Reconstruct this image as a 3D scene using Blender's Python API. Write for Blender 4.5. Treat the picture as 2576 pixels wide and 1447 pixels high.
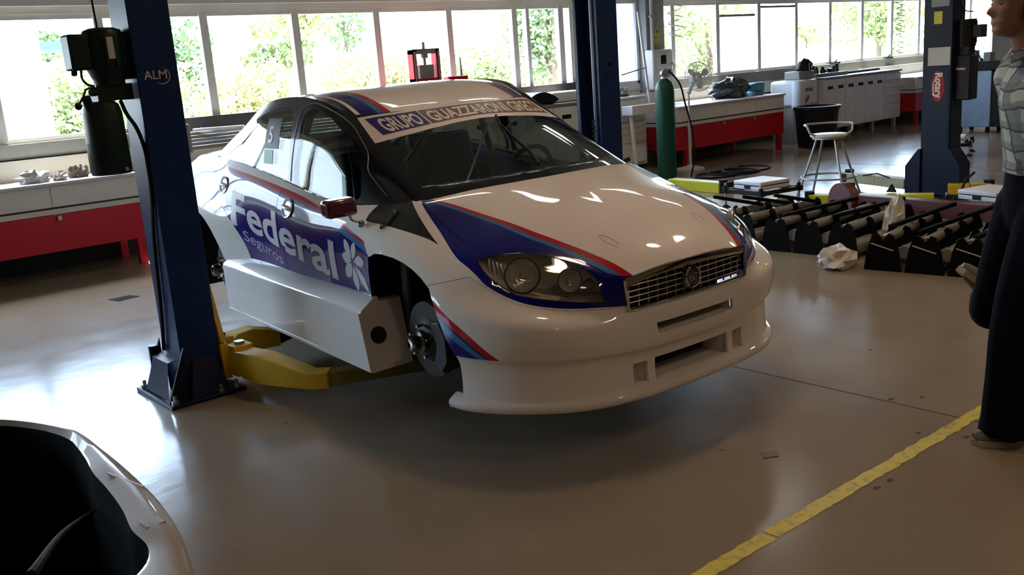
import bpy, bmesh, math, random
import numpy as np
from mathutils import Vector, Matrix, Euler
from mathutils.bvhtree import BVHTree
R_ = math.radians
random.seed(7); rng = np.random.default_rng(7)
for o_ in list(bpy.data.objects): bpy.data.objects.remove(o_)
SC = bpy.context.scene; COLL = SC.collection

# ------------------------------------------------------------------ camera
cam_d = bpy.data.cameras.new('camera'); cam = bpy.data.objects.new('camera', cam_d); COLL.objects.link(cam)
cam_d.sensor_width = 36.0; cam_d.lens = 33.107; cam_d.clip_end = 400
f_ = Vector((0.630189, 0.742289, -0.227750)); r_ = Vector((0.749548, -0.658132, -0.070987)); u_ = r_.cross(f_)
m_ = Matrix(((r_.x, u_.x, -f_.x, 0), (r_.y, u_.y, -f_.y, 0), (r_.z, u_.z, -f_.z, 1.6229), (0, 0, 0, 1)))
cam.matrix_world = m_
SC.camera = cam

# ------------------------------------------------------------------ light
world = bpy.data.worlds.new('sky_world'); SC.world = world; world.use_nodes = True
wn = world.node_tree; wn.nodes.clear()
w_out = wn.nodes.new('ShaderNodeOutputWorld'); w_bg = wn.nodes.new('ShaderNodeBackground'); w_sky = wn.nodes.new('ShaderNodeTexSky')
w_sky.sky_type = 'NISHITA'; w_sky.sun_disc = False; w_sky.sun_elevation = R_(66); w_sky.sun_rotation = R_(25)
w_sky.air_density = 1.0; w_sky.dust_density = 2.0; w_sky.ozone_density = 1.0
w_bg.inputs['Strength'].default_value = 6.0
wn.links.new(w_sky.outputs[0], w_bg.inputs[0]); wn.links.new(w_bg.outputs[0], w_out.inputs[0])
sun_d = bpy.data.lights.new('sun', 'SUN'); sun = bpy.data.objects.new('sun', sun_d); COLL.objects.link(sun)
sun_d.energy = 80.0; sun_d.angle = R_(0.6); sun_d.color = (1.0, 0.95, 0.86)
sun.rotation_euler = (R_(-22), R_(8), 0)      # high sun behind the window wall
SC.view_settings.view_transform = 'Standard'; SC.view_settings.look = 'None'
SC.view_settings.gamma = 1.0; SC.view_settings.use_curve_mapping = False
SC.view_settings.exposure = -0.35
SC.cycles.max_bounces = 7; SC.cycles.diffuse_bounces = 4; SC.cycles.glossy_bounces = 4
SC.cycles.transparent_max_bounces = 12; SC.cycles.transmission_bounces = 4
SC.cycles.caustics_reflective = False; SC.cycles.caustics_refractive = False
SC.cycles.sample_clamp_indirect = 6.0
SC.cycles.use_denoising = True

# ------------------------------------------------------------------ helpers
def link(o): COLL.objects.link(o); return o
def tag(o, label=None, cat=None, group=None, kind=None):
    if label: o['label'] = label
    if cat: o['category'] = cat
    if group: o['group'] = group
    if kind: o['kind'] = kind
    return o
def thing(name, label, cat, loc=(0, 0, 0), rot=(0, 0, 0), group=None):
    o = link(bpy.data.objects.new(name, None)); o.location = loc
    o.rotation_euler = rot if isinstance(rot, (tuple, list)) else (0, 0, rot)
    o.empty_display_size = .1
    return tag(o, label, cat, group)
def struct(o): o['kind'] = 'structure'; return o
def ortho(d):
    d = np.asarray(d, float); d = d / np.linalg.norm(d)
    a = np.array([0, 0, 1.]) if abs(d[2]) < .9 else np.array([1., 0, 0])
    u = np.cross(a, d); u /= np.linalg.norm(u); return u, np.cross(d, u), d
class MB:
    def __init__(s, org=(0, 0, 0)): s.v = []; s.f = []; s.o = np.array(org, float)
    def add(s, vs, fs):
        n = len(s.v); s.v += [tuple(np.asarray(p, float) - s.o) for p in vs]; s.f += [tuple(i + n for i in q) for q in fs]; return s
    def box(s, x0, x1, y0, y1, z0, z1):
        return s.add([(x0,y0,z0),(x1,y0,z0),(x1,y1,z0),(x0,y1,z0),(x0,y0,z1),(x1,y0,z1),(x1,y1,z1),(x0,y1,z1)],
                     [(0,3,2,1),(4,5,6,7),(0,1,5,4),(1,2,6,5),(2,3,7,6),(3,0,4,7)])
    def bar(s, p0, p1, w, h, up=(0, 0, 1)):
        p0, p1 = np.array(p0, float), np.array(p1, float); d = p1 - p0; d /= np.linalg.norm(d)
        up = np.array(up, float); a = np.cross(d, up)
        if np.linalg.norm(a) < 1e-5: a = np.cross(d, (1, 0, 0))
        a /= np.linalg.norm(a); b = np.cross(a, d); a *= w / 2; b *= h / 2
        vs = [p0-a-b, p0+a-b, p0+a+b, p0-a+b, p1-a-b, p1+a-b, p1+a+b, p1-a+b]
        return s.add(vs, [(0,1,2,3),(7,6,5,4),(0,4,5,1),(1,5,6,2),(2,6,7,3),(3,7,4,0)])
    def cyl(s, p0, p1, r0, r1=None, n=16, cap=True):
        r1 = r0 if r1 is None else r1; p0, p1 = np.array(p0, float), np.array(p1, float); u, v, d = ortho(p1 - p0)
        vs = []
        for p, r in ((p0, r0), (p1, r1)):
            for i in range(n): a = 2*math.pi*i/n; vs.append(p + r*(math.cos(a)*u + math.sin(a)*v))
        fs = [(i, (i+1) % n, n+(i+1) % n, n+i) for i in range(n)]
        if cap: fs += [tuple(range(n-1, -1, -1)), tuple(range(n, 2*n))]
        return s.add(vs, fs)
    def tube(s, path, r, n=8, closed=False):
        P = [np.array(p, float) for p in path]; k = len(P); rr = r if hasattr(r, '__len__') else [r]*k
        vs = []; fs = []; pu = None
        for i, p in enumerate(P):
            d = (P[(i+1) % k] if (i < k-1 or closed) else p) - (P[i-1] if (i > 0 or closed) else p)
            d /= max(np.linalg.norm(d), 1e-9)
            if pu is None: u, v, _ = ortho(d)
            else:
                u = pu - d*(pu @ d); u /= max(np.linalg.norm(u), 1e-9); v = np.cross(d, u)
            pu = u
            for j in range(n): a = 2*math.pi*j/n; vs.append(p + rr[i]*(math.cos(a)*u + math.sin(a)*v))
        for i in range(k if closed else k-1):
            a, b = i*n, ((i+1) % k)*n
            for j in range(n): fs.append((a+j, a+(j+1) % n, b+(j+1) % n, b+j))
        if not closed: fs += [tuple(range(n-1, -1, -1)), tuple(range((k-1)*n, k*n))]
        return s.add(vs, fs)
    def prism(s, poly, ax, a, b):
        def mk(p, t): q = [0, 0, 0]; o = [i for i in range(3) if i != ax]; q[o[0]], q[o[1]], q[ax] = p[0], p[1], t; return q
        n = len(poly); vs = [mk(p, a) for p in poly] + [mk(p, b) for p in poly]
        return s.add(vs, [tuple(range(n-1, -1, -1)), tuple(range(n, 2*n))] + [(i, (i+1) % n, n+(i+1) % n, n+i) for i in range(n)])
    def extr(s, pts, vec):
        pts = [np.array(p, float) for p in pts]; vec = np.array(vec, float); n = len(pts)
        return s.add(pts + [p + vec for p in pts], [tuple(range(n-1, -1, -1)), tuple(range(n, 2*n))] + [(i, (i+1) % n, n+(i+1) % n, n+i) for i in range(n)])
    def sph(s, c, r, nu=12, nv=8, sc=(1, 1, 1)):
        vs = [(c[0], c[1], c[2] - r*sc[2])]; fs = []
        for i in range(1, nv):
            t = math.pi*i/nv - math.pi/2
            for j in range(nu): a = 2*math.pi*j/nu; vs.append((c[0]+r*sc[0]*math.cos(t)*math.cos(a), c[1]+r*sc[1]*math.cos(t)*math.sin(a), c[2]+r*sc[2]*math.sin(t)))
        vs.append((c[0], c[1], c[2] + r*sc[2])); m = len(vs) - 1
        for j in range(nu): fs.append((0, 1+(j+1) % nu, 1+j)); fs.append((m, m-nu+j, m-nu+(j+1) % nu))
        for i in range(nv-2):
            for j in range(nu): a = 1+i*nu; fs.append((a+j, a+(j+1) % nu, a+nu+(j+1) % nu, a+nu+j))
        return s.add(vs, fs)
    def lathe(s, prof, c, d=(0, 0, 1), n=24, close=False):
        u, v, d = ortho(d); c = np.array(c, float); vs = []; fs = []; k = len(prof)
        for r, h in prof:
            for j in range(n): a = 2*math.pi*j/n; vs.append(c + d*h + r*(math.cos(a)*u + math.sin(a)*v))
        for i in range(k-1):
            for j in range(n): fs.append((i*n+j, i*n+(j+1) % n, (i+1)*n+(j+1) % n, (i+1)*n+j))
        if close: fs += [tuple(range(n-1, -1, -1)), tuple(range((k-1)*n, k*n))]
        return s.add(vs, fs)
    def grid(s, g):
        a, b = g.shape[:2]; return s.add(g.reshape(-1, 3), [(i*b+j, i*b+j+1, (i+1)*b+j+1, (i+1)*b+j) for i in range(a-1) for j in range(b-1)])
    def build(s, name, mat, parent=None, bevel=0, smooth=True, ang=35, kind=None):
        me = bpy.data.meshes.new(name); me.from_pydata(s.v, [], s.f); me.validate()
        bm = bmesh.new(); bm.from_mesh(me); bmesh.ops.recalc_face_normals(bm, faces=bm.faces); bm.to_mesh(me); bm.free()
        return finish(name, me, mat, parent, bevel, smooth, ang, kind)
def finish(name, me, mat, parent=None, bevel=0, smooth=True, ang=35, kind=None):
    if smooth:
        me.polygons.foreach_set('use_smooth', [True]*len(me.polygons)); me.set_sharp_from_angle(angle=R_(ang))
    for m in (mat if isinstance(mat, (list, tuple)) else [mat]): me.materials.append(m)
    o = link(bpy.data.objects.new(name, me))
    if parent: o.parent = parent
    if bevel:
        b = o.modifiers.new('bevel', 'BEVEL'); b.width = bevel; b.segments = 2; b.limit_method = 'ANGLE'; b.angle_limit = R_(40)
    if kind: o['kind'] = kind
    return o
def copy_tree(o, parent=None):
    c = o.copy(); link(c); c.parent = parent
    for ch in list(o.children): copy_tree(ch, c)
    return c
def clone(o, loc, rotz=None, label=None, group=None):
    c = copy_tree(o); c.location = loc
    if rotz is not None: c.rotation_euler = (0, 0, rotz)
    if label: c['label'] = label
    if group: c['group'] = group
    return c
def apply_mods(o):
    dg = bpy.context.evaluated_depsgraph_get(); me = bpy.data.meshes.new_from_object(o.evaluated_get(dg)); o.modifiers.clear(); o.data = me; return o
def boolean(o, cut, op='DIFFERENCE', drop=True):
    md = o.modifiers.new('b', 'BOOLEAN'); md.object = cut; md.operation = op; md.solver = 'MANIFOLD'
    apply_mods(o)
    if drop: bpy.data.objects.remove(cut)
    return o

# ------------------------------------------------------------------ materials
def new_mat(name):
    m = bpy.data.materials.new(name); m.use_nodes = True; return m, m.node_tree, m.node_tree.nodes['Principled BSDF']
def mat(name, col, rough=.5, metal=0, coat=0, noise=0, nscale=20, bump=0, bscale=80, spec=.5, emit=None, es=0, streak=None):
    m, t, p = new_mat(name); N = t.nodes; L = t.links
    p.inputs['Base Color'].default_value = (*col, 1); p.inputs['Roughness'].default_value = rough; p.inputs['Metallic'].default_value = metal
    p.inputs['Coat Weight'].default_value = coat; p.inputs['Coat Roughness'].default_value = .03; p.inputs['Specular IOR Level'].default_value = spec
    if emit: p.inputs['Emission Color'].default_value = (*emit, 1); p.inputs['Emission Strength'].default_value = es
    if noise or bump:
        tc = N.new('ShaderNodeTexCoord')
    if noise:
        nz = N.new('ShaderNodeTexNoise'); nz.inputs['Scale'].default_value = nscale; nz.inputs['Detail'].default_value = 5
        mp = N.new('ShaderNodeMapping'); L.new(tc.outputs['Object'], mp.inputs[0]); L.new(mp.outputs[0], nz.inputs['Vector'])
        if streak: mp.inputs['Scale'].default_value = streak
        hs = N.new('ShaderNodeMix'); hs.data_type = 'RGBA'
        hs.inputs[6].default_value = (*[c*(1-noise) for c in col], 1); hs.inputs[7].default_value = (*[min(1, c*(1+noise)) for c in col], 1)
        L.new(nz.outputs['Fac'], hs.inputs[0]); L.new(hs.outputs[2], p.inputs['Base Color'])
    if bump:
        nb = N.new('ShaderNodeTexNoise'); nb.inputs['Scale'].default_value = bscale; L.new(tc.outputs['Object'], nb.inputs['Vector'])
        bp = N.new('ShaderNodeBump'); bp.inputs['Strength'].default_value = bump; bp.inputs['Distance'].default_value = .01
        L.new(nb.outputs['Fac'], bp.inputs['Height']); L.new(bp.outputs[0], p.inputs['Normal'])
    return m
def glass_mat(name, tint=(.9, .95, .95), ior=1.45, rough=0.0):
    m, t, p = new_mat(name); N = t.nodes; L = t.links; N.remove(p); out = N['Material Output']
    tr = N.new('ShaderNodeBsdfTransparent'); tr.inputs[0].default_value = (*tint, 1)
    gl = N.new('ShaderNodeBsdfGlossy'); gl.inputs['Roughness'].default_value = rough; gl.inputs[0].default_value = (1, 1, 1, 1)
    lw = N.new('ShaderNodeLayerWeight'); lw.inputs[0].default_value = .5; mx = N.new('ShaderNodeMixShader')
    pw = N.new('ShaderNodeMath'); pw.operation = 'POWER'; pw.inputs[1].default_value = 5.0; L.new(lw.outputs['Facing'], pw.inputs[0])
    f0 = ((ior-1)/(ior+1))**2; mr = N.new('ShaderNodeMapRange'); mr.inputs[3].default_value = f0; mr.inputs[4].default_value = 1.0; L.new(pw.outputs[0], mr.inputs[0])
    L.new(mr.outputs[0], mx.inputs[0]); L.new(tr.outputs[0], mx.inputs[1]); L.new(gl.outputs[0], mx.inputs[2]); L.new(mx.outputs[0], out.inputs[0])
    return m
class NX:
    """tiny node-expression builder for one material"""
    def __init__(s, name, rough=.28, coat=1.0):
        s.m, s.t, s.p = new_mat(name); s.N = s.t.nodes; s.L = s.t.links
        s.p.inputs['Roughness'].default_value = rough; s.p.inputs['Coat Weight'].default_value = coat; s.p.inputs['Coat Roughness'].default_value = .02; s.p.inputs['Specular IOR Level'].default_value = .05 if coat else .5; s.p.inputs['Coat IOR'].default_value = 1.36
        tc = s.N.new('ShaderNodeTexCoord'); sp = s.N.new('ShaderNodeSeparateXYZ'); s.L.new(tc.outputs['Object'], sp.inputs[0])
        s.X, s.Y, s.Z = sp.outputs; s.tc = tc
    def put(s, sock, v):
        if isinstance(v, (int, float)): sock.default_value = v
        elif isinstance(v, tuple): sock.default_value = (*v, 1) if len(v) == 3 else v
        else: s.L.new(v, sock)
    def op(s, o, a, b=0.0):
        n = s.N.new('ShaderNodeMath'); n.operation = o; s.put(n.inputs[0], a); s.put(n.inputs[1], b); return n.outputs[0]
    def lt(s, a, b): return s.op('LESS_THAN', a, b)
    def gt(s, a, b): return s.op('GREATER_THAN', a, b)
    def both(s, *a):
        r = a[0]
        for b in a[1:]: r = s.op('MULTIPLY', r, b)
        return r
    def curve(s, x, pts):
        pts = sorted(pts); x0, x1 = pts[0][0], pts[-1][0]; ys = [p[1] for p in pts]; y0, y1 = min(ys) - .05, max(ys) + .05
        a = s.N.new('ShaderNodeMapRange'); s.put(a.inputs[0], x); a.inputs[1].default_value = x0; a.inputs[2].default_value = x1
        c = s.N.new('ShaderNodeFloatCurve'); cv = c.mapping.curves[0]; s.L.new(a.outputs[0], c.inputs[1])
        q = [((p[0]-x0)/(x1-x0), (p[1]-y0)/(y1-y0)) for p in pts]
        cv.points[0].location = q[0]; cv.points[1].location = q[-1]
        for p in q[1:-1]: cv.points.new(*p)
        for p in cv.points: p.handle_type = 'AUTO_CLAMPED'
        c.mapping.update()
        b = s.N.new('ShaderNodeMapRange'); s.L.new(c.outputs[0], b.inputs[0]); b.inputs[3].default_value = y0; b.inputs[4].default_value = y1
        return b.outputs[0]
    def mix(s, fac, a, b):
        n = s.N.new('ShaderNodeMix'); n.data_type = 'RGBA'; s.put(n.inputs[0], fac); s.put(n.inputs[6], a); s.put(n.inputs[7], b); return n.outputs[2]
    def noise(s, scale, detail=4, vec=None):
        n = s.N.new('ShaderNodeTexNoise'); n.inputs['Scale'].default_value = scale; n.inputs['Detail'].default_value = detail
        s.L.new(vec or s.tc.outputs['Object'], n.inputs['Vector']); return n.outputs['Fac']
    def ramp(s, x, a, b):
        n = s.N.new('ShaderNodeMapRange'); s.put(n.inputs[0], x); n.inputs[1].default_value = a; n.inputs[2].default_value = b; return n.outputs[0]
    def done(s, col): s.put(s.p.inputs['Base Color'], col); return s.m
def text_polys(body, size=1.0, bold=0.0, sx=1.0):
    cu = bpy.data.curves.new('t', 'FONT'); cu.body = body; cu.size = size; cu.offset = bold; cu.resolution_u = 4; cu.align_x = 'LEFT'
    o = link(bpy.data.objects.new('t', cu)); bpy.context.view_layer.update()
    me = bpy.data.meshes.new_from_object(o.evaluated_get(bpy.context.evaluated_depsgraph_get())); bpy.data.objects.remove(o)
    for v in me.vertices: v.co.x *= sx
    return me
def slice_mesh(me, dx, dy):
    bm = bmesh.new(); bm.from_mesh(me)
    xs = [v.co.x for v in bm.verts]; ys = [v.co.y for v in bm.verts]
    for lo, hi, d, n in ((min(xs), max(xs), dx, (1, 0, 0)), (min(ys), max(ys), dy, (0, 1, 0))):
        k = lo + d
        while k < hi:
            bmesh.ops.bisect_plane(bm, geom=bm.verts[:]+bm.edges[:]+bm.faces[:], plane_co=(k*n[0], k*n[1], 0), plane_no=n); k += d
    bmesh.ops.triangulate(bm, faces=bm.faces[:]); bm.to_mesh(me); bm.free(); return me
def text_obj(body, name, size, matrix, mt, parent=None, bold=0, sx=1.0, thick=.002):
    """flat printed lettering: text in its local xy-plane, placed with matrix, given a print's thickness"""
    me = text_polys(body, size, bold, sx); me.transform(matrix); o = finish(name, me, mt, parent, smooth=False); return o

# ------------------------------------------------------------------ shared materials
M_white = mat('white_enamel', (.78, .77, .74), .42, noise=.06, nscale=6)
M_cream = mat('cream_paint', (.70, .67, .60), .5, noise=.06, nscale=5)
M_wall = mat('painted_wall', (.80, .77, .68), .75, noise=.07, nscale=3, bump=.06)
M_wallw = mat('white_wall', (.74, .76, .78), .7, noise=.04, nscale=3, bump=.05)
M_sill = mat('grey_sill', (.20, .205, .19), .6, noise=.15, nscale=9)
M_frame = mat('window_frame_paint', (.82, .82, .79), .5, noise=.08, nscale=8)
M_red = mat('red_enamel', (.42, .012, .022), .4, noise=.12, nscale=7, spec=.18)
M_blue = mat('lift_blue', (.007, .024, .085), .34, noise=.18, nscale=5, spec=.18)
M_navy = mat('dark_blue_enamel', (.004, .008, .028), .4, noise=.2, nscale=6, spec=.18)
M_yel = mat('yellow_enamel', (.62, .40, .012), .42, noise=.15, nscale=9)
M_yelg = mat('yellow_green_enamel', (.55, .52, .02), .42, noise=.12, nscale=9)
M_black = mat('black_satin', (.010, .010, .011), .45, noise=.2, nscale=15, spec=.18)
M_rub = mat('black_rubber', (.012, .012, .012), .75, noise=.2, nscale=30, spec=.18)
M_dgreen = mat('dark_green_black', (.010, .022, .020), .38, noise=.2, nscale=10, spec=.18)
M_steel = mat('brushed_steel', (.45, .45, .44), .35, metal=1, noise=.12, nscale=25)
M_gal = mat('grey_tube', (.40, .39, .36), .45, metal=.6, noise=.15, nscale=14)
M_chrome = mat('chrome', (.75, .75, .75), .08, metal=1)
M_grey = mat('grey_plastic', (.24, .25, .25), .5, noise=.1)
M_dark = mat('dark_void', (.006, .006, .007), .8)
M_conc = mat('ceiling_board', (.10, .095, .085), .9, noise=.08, nscale=2)
M_glass = glass_mat('window_glass', (.96, .98, .97), 1.35)

# ------------------------------------------------------------------ floor
n = NX('epoxy_floor', rough=.22, coat=0)
base = n.mix(n.ramp(n.noise(.55, 5), .3, .7), (.235, .190, .130), (.295, .245, .175))
base = n.mix(n.op('MULTIPLY', n.ramp(n.noise(2.6, 3), .45, .80), .30), base, (.20, .145, .10))
base = n.mix(n.op('MULTIPLY', n.gt(n.noise(42, 2), .74), .5), base, (.07, .055, .045))
rr = n.ramp(n.noise(3.0, 5), .2, .8)
rmul = n.op('ADD', n.op('MULTIPLY', rr, .08), .14); n.put(n.p.inputs['Roughness'], rmul)
n.p.inputs['Specular IOR Level'].default_value = .26
bp_ = n.N.new('ShaderNodeBump'); bp_.inputs['Strength'].default_value = .04; bp_.inputs['Distance'].default_value = .02
n.L.new(n.noise(9, 4), bp_.inputs['Height']); n.L.new(bp_.outputs[0], n.p.inputs['Normal'])
M_floor = n.done(base)
RX0, RX1, RY0, RY1, RZ = -7.0, 25.0, -6.0, 9.95, 4.6
fl = struct(MB().box(RX0, RX1, RY0, RY1+.25, -.2, 0).build('floor', M_floor, smooth=False))
M_joint = mat('floor_joint_filler', (.05, .042, .035), .7)
for jx in (-.1, 3.93, 7.95, 11.95, 15.95):
    MB().box(jx-.004, jx+.004, RY0, RY1-.02, -.002, .0012).build('floor_joint', M_joint, fl, smooth=False)
ce = MB().box(RX0, RX1, RY0, RY1+.2, RZ, RZ+.15).build('ceiling', M_conc, smooth=False); struct(ce)
M_blind = mat('white_blind', (.9, .9, .9), .8); _n = M_blind.node_tree; _n.nodes.remove(_n.nodes['Principled BSDF']); _b = _n.nodes.new('ShaderNodeBsdfTranslucent'); _b.inputs[0].default_value = (.55, .55, .55, 1); _n.links.new(_b.outputs[0], _n.nodes['Material Output'].inputs[0])
# ------------------------------------------------------------------ window wall
YW = RY1; SZ, TZ = 1.24, 2.43
LW = [-5.4, -4.3, -3.2, -2.1, -1.0, .1, 1.2, 2.29, 3.34, 4.43, 5.52, 6.62, 7.73, 8.85, 9.95]
RW = [11.85, 12.2, 13.37, 14.55, 15.72, 16.87, 18.06, 19.25, 20.43, 21.6, 22.9]
wb = MB().box(RX0, RX1, YW, YW+.2, 0, SZ-.0)
wb.box(RX0, RX1, YW, YW+.2, TZ, RZ).box(RX0, LW[0], YW, YW+.2, SZ, TZ).box(LW[-1], 10.32, YW, YW+.2, SZ, TZ).box(11.34, RW[0], YW, YW+.2, SZ, TZ).box(RW[-1], RX1, YW, YW+.2, SZ, TZ)
wall_back = struct(wb.build('wall_back', M_wall, smooth=False))
for k, (ws, lab) in enumerate(((LW, 'left'), (RW, 'right'))):
    w = link(bpy.data.objects.new('window_%d' % (k+1), None)); w['kind'] = 'structure'
    y0, y1 = YW+.02, YW+.09
    MB().box(ws[0], ws[-1], y0, y1, TZ-.05, TZ).box(ws[0], ws[-1], y0, y1, SZ, SZ+.045).build('frame_rail', M_frame, w, smooth=False)
    for i, x in enumerate(ws):
        hw = .045 if 0 < i < len(ws)-1 else .05
        MB().box(x-hw, x+hw, y0-.01, y1, SZ, TZ).build('mullion', M_frame, w, smooth=False)
    for a, b in zip(ws[:-1], ws[1:]):
        MB().box(a+.045, b-.045, y0+.03, y0+.036, SZ+.045, TZ-.05).build('pane', M_glass, w, smooth=False)
    if k == 1:
        for a, b, z in ((13.42, 14.42, 2.20), (14.60, 15.66, 2.33)):
            MB().box(a, b, y0-.02, y0+.02, z-.018, z+.018).build('sash_bar', M_grey, w, smooth=False)
            MB().box(a, b, y0-.008, y0-.004, SZ+.05, z-.02).build('roller_blind', M_blind, w, smooth=False)
    else:
        MB().box(9.06, 9.12, y0-.01, y1, SZ, TZ).build('mullion', M_wallw, w, smooth=False)
        MB().box(9.68, 9.78, y0-.01, y1, SZ, TZ).build('mullion', M_wallw, w, smooth=False)
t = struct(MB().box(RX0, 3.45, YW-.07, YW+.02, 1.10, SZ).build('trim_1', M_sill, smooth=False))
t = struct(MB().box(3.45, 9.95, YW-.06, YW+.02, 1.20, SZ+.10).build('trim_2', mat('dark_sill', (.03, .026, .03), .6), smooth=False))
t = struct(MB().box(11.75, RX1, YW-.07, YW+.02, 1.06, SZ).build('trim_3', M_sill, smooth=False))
struct(MB().box(RX0, RX1, YW-.05, YW, 2.50, 2.56).build('trim_4', M_frame, smooth=False))
M_opal = mat('opal_pane', (.9, .93, 1.0), .6); M_opal.node_tree.nodes.remove(M_opal.node_tree.nodes['Principled BSDF'])
_tr = M_opal.node_tree.nodes.new('ShaderNodeBsdfTranslucent'); _tr.inputs[0].default_value = (.34, .37, .42, 1); M_opal.node_tree.links.new(_tr.outputs[0], M_opal.node_tree.nodes['Material Output'].inputs[0])
w3 = link(bpy.data.objects.new('window_3', None)); w3['kind'] = 'structure'
MB().box(10.32, 11.34, YW+.03, YW+.036, SZ, TZ).build('opal_pane', M_opal, w3, smooth=False)
for xx in (10.34, 11.32): MB().box(xx-.025, xx+.025, YW-.01, YW+.06, SZ, TZ).build('frame_post', M_wallw, w3, smooth=False)
MB().box(10.32, 11.34, YW-.01, YW+.06, SZ, SZ+.04).build('frame_rail', M_wallw, w3, smooth=False)
struct(MB().box(RX0, 11.30, YW-.012, YW, 0, .86).build('bench_shade_1', mat('bench_shade_dark', (.018, .016, .014), .8), smooth=False)); struct(MB().box(11.80, RX1, YW-.012, YW, 0, .86).build('bench_shade_2', bpy.data.materials['bench_shade_dark'], smooth=False))  # dark strips stand in for the black shadow under the benches
struct(MB().box(11.36, 11.78, YW-.16, YW, 0, RZ).build('wall_column', mat('grey_column', (.27, .275, .26), .7, noise=.08), smooth=False))
struct(MB().box(22.9, 24.2, YW-.5, YW, 0, RZ).build('wall_pier', M_wallw, smooth=False))
# side and near walls close the hall
M_wallk = mat('dull_brown_wall', (.16, .14, .12), .8, noise=.1, nscale=2)
struct(MB().box(RX1, RX1+.2, RY0, RY1+.2, 0, RZ).build('wall_right', M_wallw, smooth=False))
struct(MB().box(RX0-.2, RX0, RY0, RY1+.2, 0, RZ).build('wall_left', M_wallk, smooth=False))
struct(MB().box(RX0, RX1, RY0-.2, RY0, 0, RZ).build('wall_front', M_wallk, smooth=False))

# ------------------------------------------------------------------ ceiling lamps
M_lampw = mat('warm_lamp_glow', (1, .8, .6), .5, emit=(1.0, .69, .47), es=75.0)
M_tubes = mat('white_lamp_glow', (1, 1, 1), .5, emit=(1.0, .95, .88), es=12.0)
M_alu = mat('spun_aluminium', (.6, .6, .6), .3, metal=1)
first = None
for i, (x, y) in enumerate([(-4.6, 1.9), (0.6, -1.6), (3.3, 3.1), (5.94, 3.12), (9.0, 2.2), (13, 3), (17, 3), (3.9, -1.2), (6.8, -1.6), (10.5, -1.6)]):  # leftmost lamp added to brighten headlamps, camera-side ones to brighten the bumper
    if first is None:
        t = thing('high_bay_lamp', 'round bell-shaped lamp with warm glow hanging from the ceiling', 'lamp', (x, y, 4.0), group='warm high bay lamps under the ceiling')
        MB().lathe([(.05, .42), (.09, .36), (.14, .30), (.22, .16), (.27, .02), (.26, .02), (.20, .15), (.12, .28)], (0, 0, 0), n=28).build('shade', M_alu, t)
        MB().cyl((0, 0, .06), (0, 0, .09), .20, n=28).build('lens', M_lampw, t)
        MB().cyl((0, 0, .42), (0, 0, .60), .012, n=8).build('rod', M_grey, t)
        first = t
    else: clone(first, (x, y, 4.0))
first = None
for i in range(4):
    x = 5.0 + 1.75*i
    if first is None:
        t = thing('ceiling_light_panel', 'long white diffuser panel set against the ceiling', 'light panel', (x, 6.75, 4.50), group='row of white ceiling light panels')
        MB().box(-.62, .62, -.16, .16, .04, .10).build('housing', M_white, t)
        MB().box(-.58, .58, -.11, .11, .025, .045).build('diffuser', M_tubes, t)
        first = t
    else: clone(first, (x, 6.75, 4.50))

# ------------------------------------------------------------------ markings on the floor
M_yline = NX('worn_yellow_paint', rough=.5, coat=0)
M_yline = M_yline.done(M_yline.mix(M_yline.ramp(M_yline.noise(26, 5), .50, .68), (.66, .55, .03), (.40, .32, .05)))
def ragged(x0, x1, y, w, seed):
    r = random.Random(seed); k = int((x1-x0)/.03); top = []; bot = []
    for i in range(k+1):
        x = x0 + (x1-x0)*i/k; yy = y(x)
        top.append((x, yy + w/2 + r.uniform(-.004, .004)*(2.2 if r.random() < .12 else 1), .0016)); bot.append((x, yy - w/2 + r.uniform(-.004, .004)*(2.2 if r.random() < .12 else 1), .0016))
    return np.array([bot, top])
M_chip = mat('chipped_floor', (.05, .035, .03), .8)
for i, (x, y, r) in enumerate([(3.962, 2.02, 0.016), (3.663, 1.742, 0.012), (3.081, 1.618, 0.014), (3.173, 1.614, 0.016), (3.008, 2.26, 0.008), (4.07, 1.923, 0.012), (3.739, 1.578, 0.014), (1.946, 4.084, 0.012), (4.591, 2.459, 0.014), (5.346, 3.169, 0.012)]):
    g_ = random.Random(i); MB().add([(x + r*g_.uniform(.6, 1.2)*math.cos(a)*1.4, y + r*g_.uniform(.5, 1.0)*math.sin(a), .0011) for a in np.linspace(0, 6.28, 9)[:-1]], [tuple(range(8))]).build('floor_chip', M_chip, fl, smooth=False)
t = thing('floor_marking', 'worn chipped yellow line painted along the workshop floor', 'floor line', (3, 1.7, 0))
yl = lambda x: 1.725 - .034*(x-2.13) - .005
for a, b, s in ((-6.5, 2.515, 1), (2.53, 14.0, 2)):
    MB((3, 1.7, 0)).grid(ragged(a, b, yl, .062, s)).build('paint_stripe', M_yline, t, smooth=False)
g = MB((2.46, 7.84, 0)).extr([(2.36, 7.90, .001), (2.40, 7.75, .001), (2.58, 7.78, .001), (2.54, 7.90, .001)], (0, 0, .003)).build('floor_plate', mat('dark_tape', (.03, .028, .026), .95, spec=.05)); g.location = (2.46, 7.84, 0)
tag(g, 'small dark rectangular plate lying flat on the floor before the bench', 'plate')
g = MB((3.09, 2.09, 0)).extr([(3.04, 2.085, .001), (3.10, 2.05, .001), (3.145, 2.085, .001), (3.085, 2.125, .001)], (0, 0, .002)).build('tape_scrap', mat('brown_tape', (.16, .06, .04), .6)); g.location = (3.09, 2.09, 0)
tag(g, 'small brown square scrap stuck to the floor near the yellow line', 'scrap')

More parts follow.
